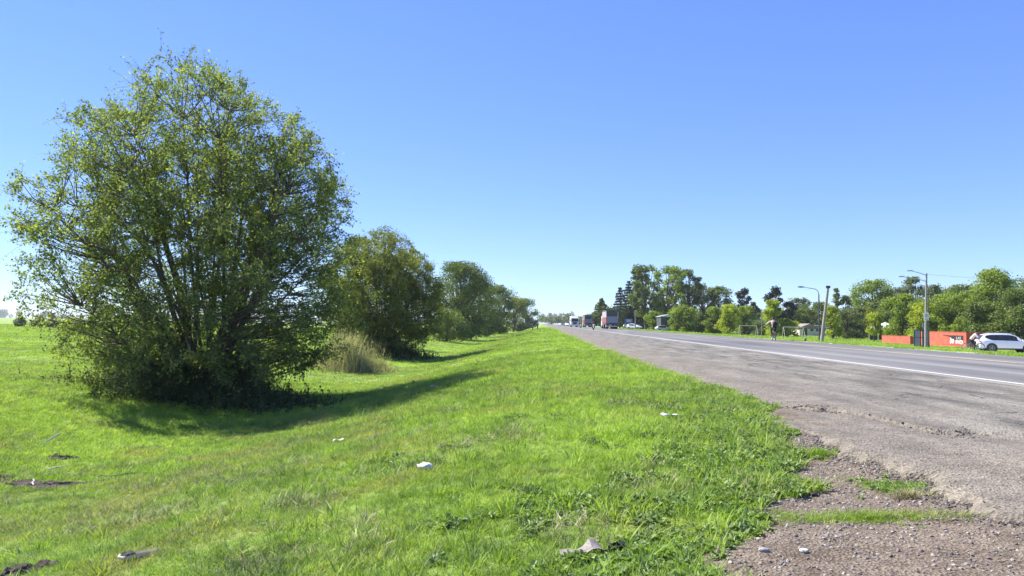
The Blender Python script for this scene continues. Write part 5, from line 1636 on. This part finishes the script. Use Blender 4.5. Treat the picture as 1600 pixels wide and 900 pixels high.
lettering('LAS', 2.05, .93, .48, 'stone_white', rw, .002, 1.35)
lettering('INO', 2.15, .42, .60, 'white_paint', rw, .012, 1.35)
em = MB()                                                     # spread-leaf emblem left of the letters
for a, l in ((.35, .50), (.9, .62), (1.45, .45), (2.0, .72), (2.5, .5), (-.1, .36), (3.2, .45)):
    c0, s0 = math.cos(a), math.sin(a)
    pts = [(0, 0), (l * .5, .11), (l, 0), (l * .5, -.11)]
    em.add([(-.036, 2.95 - 1.15 * (u * c0 - v * s0), .52 + u * s0 + v * c0) for u, v in pts] + [(-.05, 2.95 - 1.15 * (u * c0 - v * s0), .52 + u * s0 + v * c0) for u, v in pts],
           [(0, 1, 2, 3), (7, 6, 5, 4), (0, 1, 5, 4), (1, 2, 6, 5), (2, 3, 7, 6), (3, 0, 4, 7)])
em.build('emblem', M['white_paint'], rw)
mb = MB(); mb.box((-.012, 2.9, .30), (.02, 4.8, .05)); mb.build('stripe', M['sign_red'], rw)

# ---- poles, lamps and signs
px_, py_, pz_ = spot(1283, 65)
pl = thing('leaning_pole', 'pale weathered wooden pole leaning to the right by the road', 'pole', (px_, py_, pz_))
mb = MB(); mb.tube([(0, 0, -.3), (.22, 0, 1.6), (.62, 0, 4.75)], [.15, .13, .10], 12); mb.build('shaft', M['wood_pole'], pl, True)
mb = MB(); mb.box((.63, 0, 4.85), (.34, .22, .22)); mb.build('cap', M['dark_metal'], pl, bevel=.03)


def arm_lamp(root, z, L, rise, mat='galvanised', y=0.0):
    mb = MB(); mb.tube([(0, y, z - .5), (-.1, y, z - .1), (-.35, y, z + .05), (-L, y, z + rise)], [.045, .045, .04, .032], 8); arm = mb.build('arm', M[mat], root, True)
    mb = MB(); mb.ball((-L - .18, y, z + rise + .01), (.32, .11, .07), 12, 8); mb.build('lamp_head', M['dark_metal'], root, True)


px_, py_, pz_ = spot(1280, 69)
lp = thing('street_lamp', 'slim grey street lamp with one long arm behind the leaning pole', 'street lamp', (px_, py_, pz_))
mb = MB(); mb.tube([(0, 0, -.2), (0, 0, 2.4), (0, 0, 4.45)], [.07, .06, .05], 10); mb.build('post', M['dark_metal'], lp, True)
arm_lamp(lp, 4.85, 1.45, .22, 'galvanised')

px_, py_, pz_ = spot(1446, 63.5)
dp = thing('lamp_pole', 'tall concrete lamp pole with two arms in front of the red wall', 'street lamp', (px_, py_, pz_))
mb = MB(); mb.tube([(0, 0, -.3), (.06, 0, 3.2), (.15, 0, 6.4)], [.115, .10, .07], 12); mb.build('shaft', M['concrete'], dp, True)
for z, L in ((6.27, 1.05), (5.77, 1.75)):
    mb = MB(); mb.tube([(.15, 0, z - .05), (-L * .4, 0, z + .14), (-L, 0, z + .30)], [.035, .032, .028], 8); mb.build('arm', M['galvanised'], dp, True)
    mb = MB(); mb.ball((-L - .2, 0, z + .33), (.30, .11, .06), 12, 8); mb.build('lamp_head', M['galvanised'], dp, True)
mb = MB(); mb.tube([(.30, .05, -.2), (.33, .05, 5.2)], .032, 8); mb.build('conduit', M['dark_metal'], dp, True)
cb = thing('overhead_cable', 'thin overhead cable running right from the two armed lamp pole', 'cable', (px_, py_, pz_))
mb = MB(); mb.tube([(.15, 0, 6.3), (4, -4, 5.6), (9, -9, 5.3), (16, -16, 5.6)], .008, 5); mb.build('cable', M['dark_metal'], cb, True)
sg = thing('road_sign', 'small white rectangular sign fixed to the two armed pole', 'sign', (px_ - .02, py_ - .20, pz_))
mb = MB(); mb.box((0, 0, 2.75), (.40, .03, .62)); mb.build('plate', M['white_paint'], sg, bevel=.005)
mb = MB(); mb.torus((0, 0, 0), .12, .018, 'Y', 24, 6); mb.v = [(x, y - .02, z + 2.82) for x, y, z in mb.v]; mb.build('red_ring', M['sign_red'], sg, True)
mb = MB(); mb.box((0, -.02, 2.53), (.26, .012, .04)); mb.box((0, -.02, 2.82), (.03, .012, .12)); mb.build('print', M['ink_black'], sg)
nb = thing('notice_board', 'grey green double notice board with dark frame behind the lamp pole', 'notice board', (px_ - .05, py_ + .55, pz_))
for s_ in (-1, 1):
    for q in (0, 1):
        mb = MB(); mb.box((s_ * .36 - .02, 0, .62 + q * .70), (.42, .04, .64)); mb.build('panel', M['board_panel'], nb)
mb = MB()
for x in (-.61, -.10, .09, .60): mb.box((x, 0, .72), (.07, .09, 1.70))
mb.box((0, 0, .25), (1.2, .08, .06)); mb.box((0, 0, .97), (1.2, .08, .05)); mb.box((0, 0, 1.60), (1.2, .08, .06)); mb.build('frame', M['board_frame'], nb)
bs = thing('small_sign', 'small blue grey sign just right of the lamp pole', 'sign', (px_ + .55, py_ + 1.2, pz_))
mb = MB(); mb.box((0, 0, 2.0), (.42, .03, .34)); mb.build('plate', M['truck_grey'], bs); mb = MB(); mb.tube([(0, .03, -.2), (0, .03, 2.1)], .03, 6); mb.build('post', M['galvanised'], bs)
for px, d, h, lb_ in ((963, 172, 5.2, 'utility pole just right of the grain lorry'), (993, 180, 4.6, 'utility pole beside the parked white car'), (1190, 140, 5.4, 'thin pale pole left of the first cyclist')):
    o = thing('utility_pole', lb_, 'pole', spot(px, d))
    mb = MB(); mb.tube([(0, 0, -.2), (.03, 0, h * .5), (0, 0, h)], [.16, .14, .11] if px < 1100 else [.075, .07, .06], 8); mb.build('shaft', M['wood_pole'], o, True)
    mb = MB(); mb.box((0, 0, h - .25), (1.1 if px < 1100 else .3, .1, .1)); mb.build('crossarm', M['wood_pole'], o)
o = thing('road_sign', 'wide blue sign below the conifers', 'sign', spot(983, 196))
mb = MB(); mb.box((0, 0, 2.25), (2.1, .06, 1.0)); mb.build('plate', M['sign_blue'], o, bevel=.02)
for q, (w__, z) in enumerate(((1.5, 2.52), (1.1, 2.28), (1.3, 2.02))):
    mb = MB(); mb.box((0, -.036, z), (w__, .012, .10)); mb.build('print', M['white_paint'], o)
mb = MB(); mb.tube([(-.8, .06, -.2), (-.8, .06, 2.6)], .05, 6); mb.tube([(.8, .06, -.2), (.8, .06, 2.6)], .05, 6); mb.build('posts', M['galvanised'], o)
x_, y_, z_ = spot(1258, 60)
o = thing('bollard', 'short dark bollard standing at the far road edge', 'bollard', (x_, y_, z_))
mb = MB(); mb.tube([(0, 0, -.1), (0, 0, .5), (0, 0, .58)], [.10, .10, .06], 12); mb.v = [(x, y, z * .55) for x, y, z in mb.v]; mb.build('post', M['dark_metal'], o, True)
mb = MB(); mb.tube([(0, 0, .20), (0, 0, .24)], .104, 12); mb.build('band', M['truck_grey'], o, True)


# ---- playground frames
def swing(label, px, d, L, h, n, rz):
    o = thing('swing_set', label, 'swing set', spot(px, d), rz, 'swing sets in the park')
    mb = MB(); mb.tube([(-L / 2, 0, h), (L / 2, 0, h)], .055, 8); mb.build('top_bar', M['swing_paint'], o, True)
    for x in np.linspace(-L / 2, L / 2, 3 if L > 4.5 else 2):
        for s_ in (-1, 1):
            mb = MB(); mb.tube([(x, s_ * .75, -.2), (x, s_ * .04, h - .01)], .045, 8); mb.build('leg', M['swing_paint'], o, True)
    for k in range(n):
        x = -L / 2 + L * (k + .5) / n + (.25 if k % 2 else -.1)
        mb = MB(); mb.box((x, 0, .5), (.45, .2, .04)); st = mb.build('swing_seat', M['black_plastic'], o)
        mb = MB()
        for s_ in (-1, 1): mb.tube([(x + s_ * .2, 0, .5), (x + s_ * .2, 0, h)], .014, 4)
        mb.build('chains', M['dark_metal'], st)


swing('swing frame left of the first cyclist', 1169, 152, 3.6, 2.2, 3, R(6))
swing('longer swing frame right of the first cyclist', 1240, 128, 3.5, 2.1, 2, R(6))


# ---- houses beyond the park
def house(label, px, d, W, D, H, wall, roof, rz=0.0, gable=1.1, over=.35, flat=False, wins=2, name='house'):
    o = thing(name, label, 'house', spot(px, d), rz)
    mb = MB(); mb.box((0, 0, H / 2 - .2), (W, D, H + .4)); wl = mb.build('wall', M[wall], o)
    if flat:
        mb = MB(); mb.box((0, 0, H + .24), (W + over, D + over, .2)); mb.build('roof', M[roof], o)
    else:
        mb = MB(); mb.prism([(-W / 2 - over, H + .12), (W / 2 + over, H + .12), (W / 2 + over, H + .26), (0, H + .26 + gable), (-W / 2 - over, H + .26)], -D / 2 - over, D / 2 + over); mb.build('roof', M[roof], o)
    mb = MB(); mb.box((-W * .22, -D / 2 - .02, 1.0), (.95, .06, 2.1)); dr = mb.build('door', M['dark_metal'], o)
    mb = MB(); mb.ball((-W * .22 + .36, -D / 2 - .07, 1.0), (.04, .04, .04), 8, 6); mb.build('handle', M['chrome'], dr)
    for k in range(wins):
        x = W * (.10 + .28 * k)
        mb = MB(); mb.box((x, -D / 2 - .015, 1.5), (1.0, .05, 1.0)); wi = mb.build('window', M['white_paint'], o)
        mb = MB(); mb.box((x, -D / 2 - .045, 1.5), (.82, .03, .82)); mb.build('pane', M['glass'], wi)
    return o


house('dark shed with a pale side wall and white eave behind the silver car', 1043, 186, 4.6, 9, 3.6, 'charcoal_wall', 'sheet_roof', R(0), .5, .2, False, 1, 'shed')
house('grey building with a bright metal roof behind the park trees', 1181, 212, 5.2, 7, 3.7, 'grey_wall', 'sheet_roof', R(0), .5, .3, True)
house('house with a brown tiled roof behind the longer swing frame', 1257, 182, 4.8, 7, 1.7, 'cream_paint', 'tile_roof', R(0), 1.0)
house('cream house with a flat roof partly hidden by the leaning pole', 1279, 184, 3.6, 6, 2.3, 'cream_paint', 'white_paint', R(0), .6, .3, True)
# open shelter
x_, y_, z_ = spot(1383, 128)
o = thing('shelter', 'small open shelter with a white peaked roof behind the lime sapling', 'shelter', (x_, y_, z_))
mb = MB(); mb.add([(-2.2, -2, 2.1), (2.2, -2, 2.1), (2.2, 2, 2.1), (-2.2, 2, 2.1), (0, 0, 3.1)], [(0, 1, 4), (1, 2, 4), (2, 3, 4), (3, 0, 4), (3, 2, 1, 0)]); mb.build('roof', M['white_paint'], o)
for a in (-1.9, 1.9):
    for b in (-1.7, 1.7):
        mb = MB(); mb.box((a, b, .95), (.14, .14, 2.3)); mb.build('post', M['galvanised'], o)
mb = MB(); mb.box((0, 1.72, 1.0), (3.7, .08, 2.1)); mb.build('back_wall', M['charcoal_wall'], o)

# ---- litter
def lay(x, y, dz=0.0): return (x, y, gz(x, y) + dz)


r_ = random.Random(5)
# crumpled white bag
bm = bmesh.new(); bmesh.ops.create_icosphere(bm, subdivisions=3, radius=1)
for v in bm.verts:
    c = v.co; k = 1 + .22 * math.sin(6 * c.x + 3 * c.y) * math.cos(5 * c.z + 2 * c.x) + .10 * math.sin(17 * c.y + 9 * c.x)
    v.co = Vector((c.x * .085 * k * (1 - .25 * c.x), c.y * .05 * k, max(c.z, -.4) * .042 * k))
me = bpy.data.meshes.new('plastic_bag'); bm.to_mesh(me); bm.free()
me.polygons.foreach_set('use_smooth', [True] * len(me.polygons))
o = link('plastic_bag', me, M['bag_plastic']); o.location = lay(-1.17, 7.75, .05); o.rotation_euler = (0, 0, -.3)
tag(o, 'crumpled white plastic bag lying on the middle of the bank', 'bag')
# broken cardboard tube with ash in its open end
o = thing('cardboard_scrap', 'pale split cardboard scrap with charred open end in the ditch', 'litter', lay(-3.33, 6.15, .03), R(24))
mb = MB()
for s_, n0 in ((1, 0), (-1, 1)):
    pts = [(-.11, s_ * .055, .0), (-.04, s_ * .048, .012), (.05, s_ * .036, .018), (.15, s_ * .030, .026)]
    for a, b in zip(pts, pts[1:]):
        mb.add([(a[0], a[1] + .022, a[2]), (a[0], a[1] - .022, a[2] + .012), (b[0], b[1] - .020, b[2] + .012), (b[0], b[1] + .020, b[2]),
                (a[0], a[1] + .022, a[2] - .02), (a[0], a[1] - .022, a[2] - .02), (b[0], b[1] - .020, b[2] - .02), (b[0], b[1] + .020, b[2] - .02)],
               [(0, 1, 2, 3), (7, 6, 5, 4), (0, 3, 7, 4), (1, 5, 6, 2), (0, 4, 5, 1), (3, 2, 6, 7)])
mb.box((.02, 0, -.008), (.22, .07, .012)); mb.tube([(-.10, .06, 0), (-.145, .03, 0), (-.15, -.03, 0), (-.10, -.06, 0)], .013, 6)
mb.build('board', M['cardboard'], o)
mb = MB(); mb.ball((-.085, 0, .0), (.055, .05, .036), 12, 8); mb.v = [(x + .006 * r_.uniform(-1, 1), y + .006 * r_.uniform(-1, 1), z + .008 * r_.uniform(-1, 1)) for x, y, z in mb.v]; mb.build('charred_lump', M['ash'], o)
# bent weathered sheet
o = thing('bent_sheet', 'bent weathered grey brown sheet half buried in the near grass', 'litter', lay(.30, 4.55, .0), R(8))
G = []
for i_ in range(9):
    for j in range(6):
        u, v = i_ / 8, j / 5
        x = -.17 + .30 * u; ridge = math.exp(-((u - .68) / .16) ** 2)
        G.append((x, -.05 + .12 * v + .01 * math.sin(9 * u), .012 + .075 * ridge * (.35 + .65 * v) + .02 * u * (1 - v) + .004 * r_.uniform(-1, 1)))
top_ = [(x, y, z + .006) for x, y, z in G]
Fq = [(6 * i_ + j, 6 * i_ + j + 1, 6 * i_ + j + 7, 6 * i_ + j + 6) for i_ in range(8) for j in range(5)]
mb = MB(); mb.add(top_, Fq); mb.add(G, [f[::-1] for f in Fq]); mb.build('sheet', M['weathered_sheet'], o, True)
o2 = thing('rubber_strip', 'curled black rubber strip right of the bent sheet', 'litter', lay(.46, 4.55, .01), R(5))
mb = MB()
pp = [(-.07, -.03, .01), (-.02, -.035, .02), (.03, -.02, .03), (.06, .01, .045), (.04, .04, .04), (.0, .045, .03), (-.03, .03, .018)]
for a, b in zip(pp, pp[1:]): mb.add([(a[0], a[1], a[2] - .012), (b[0], b[1], b[2] - .012), (b[0], b[1], b[2] + .018), (a[0], a[1], a[2] + .018), (a[0] * 1.1, a[1] * 1.12, a[2] - .012), (b[0] * 1.1, b[1] * 1.12, b[2] - .012), (b[0] * 1.1, b[1] * 1.12, b[2] + .018), (a[0] * 1.1, a[1] * 1.12, a[2] + .018)], [(0, 1, 2, 3), (7, 6, 5, 4), (0, 4, 5, 1), (3, 2, 6, 7)])
mb.build('strip', M['tyre'], o2)


def scrap(name, label, x, y, sx_, sy_, mat, seed, rz=0.3, dz=.045):
    rr = random.Random(seed); V = []
    for i_ in range(5):
        for j in range(4): V.append(((i_ / 4 - .5) * sx_ * (1 + .15 * rr.uniform(-1, 1)), (j / 3 - .5) * sy_ * (1 + .2 * rr.uniform(-1, 1)), .03 * rr.random() + .012 * math.sin(i_ * 1.7)))
    n = len(V); Fq = [(4 * i_ + j, 4 * i_ + j + 1, 4 * i_ + j + 5, 4 * i_ + j + 4) for i_ in range(4) for j in range(3)]
    mb = MB(); mb.add(V, Fq); mb.add([(a, b, c - .008) for a, b, c in V], [f[::-1] for f in Fq])
    o = mb.build(name, M[mat]); o.location = lay(x, y, dz); o.rotation_euler = (0, 0, rz)
    return tag(o, label, 'litter')


scrap('paper_scrap', 'small white paper scrap at the upper edge of the big tree shadow', -3.1, 22.0, .30, .22, 'bag_plastic', 1)
scrap('paper_scrap', 'pale scrap in the ditch just below the big tree shadow', -3.35, 12.3, .16, .12, 'bag_plastic', 2)
scrap('paper_scrap', 'tiny white scrap beyond the big tree shadow', -6.1, 28.8, .20, .16, 'bag_plastic', 3)
scrap('paper_scrap', 'flat pale scrap among the weeds near the shoulder', 1.76, 10.2, .22, .12, 'bag_plastic', 4)
scrap('paper_scrap', 'white scrap on the crest of the bank far along the shoulder', 2.75, 86, .7, .5, 'bag_plastic', 5, .3, .12)
for k, (x, y, l, rz, el, lb_) in enumerate(((-11.0, 16.4, .34, .9, .55, 'pale broken stick standing out of the grass at the left'), (-9.35, 14.2, .36, .85, .12, 'thin dry stick lying by the bare soil'), (-8.9, 12.85, .22, 2.2, .3, 'short curved pale root in the bare soil'))):
    o = thing('dry_stick', lb_, 'stick', lay(x, y, .04), rz)
    mb = MB(); mb.tube([(-l / 2, 0, 0), (-l * .1, .02, l * el * .4), (l * .2, -.01, l * el * .75), (l / 2, .015, l * el)], [.014, .016, .02 if k == 0 else .012, .022 if k == 0 else .006], 7); mb.build('stem', M['dry_stick'], o, True)
    mb = MB(); mb.tube([(-l * .1, .02, l * el * .4), (l * .05, .07, l * el * .5)], [.009, .004], 5); mb.build('side_shoot', M['dry_stick'], o, True)


def stone(label, x, y, s_, mat, zf=None, seed=1):
    bm = bmesh.new(); bmesh.ops.create_icosphere(bm, subdivisions=2, radius=1); rr = random.Random(seed)
    for v in bm.verts: v.co = Vector((v.co.x * s_ * 1.3, v.co.y * s_, v.co.z * s_ * .7)) * rr.uniform(.82, 1.1)
    me = bpy.data.meshes.new('stone'); bm.to_mesh(me); bm.free()
    o = link('stone', me, M[mat]); o.location = (x, y, (float(zf(np.array(x), np.array(y))) if zf else gz(x, y)) + s_ * .35)
    return tag(o, label, 'stone')


stone('white stone in the grass patch at the lower right', 3.0, 4.6, .03, 'stone_white', apron_z, 1)
stone('dark brown stone at the left side of the dirt apron', 2.15, 5.95, .03, 'soil', apron_z, 2)
stone('larger pale stone by the grass at the bottom of the apron', 1.30, 4.38, .024, 'concrete', apron_z, 3)
stone('rough grey stone beside the larger pale one', 1.52, 4.36, .022, 'pale_gravel', apron_z, 4)

# ------------------------------------------------------------------ haze: the air itself
hz_m = bpy.data.materials.new('haze_air'); hz_m.use_nodes = True
t = hz_m.node_tree; t.nodes.clear()
out = t.nodes.new('ShaderNodeOutputMaterial'); pv = t.nodes.new('ShaderNodeVolumePrincipled')
pv.inputs['Color'].default_value = (0.86, 0.93, 1.0, 1); pv.inputs['Density'].default_value = 0.00012; pv.inputs['Anisotropy'].default_value = 0.2
t.links.new(pv.outputs[0], out.inputs['Volume'])
mb = MB(); mb.box((0, 4500, 14), (12400, 9300, 36))
tag(mb.build('haze', hz_m), 'faint bluish haze over the whole landscape', 'haze', kind='stuff')
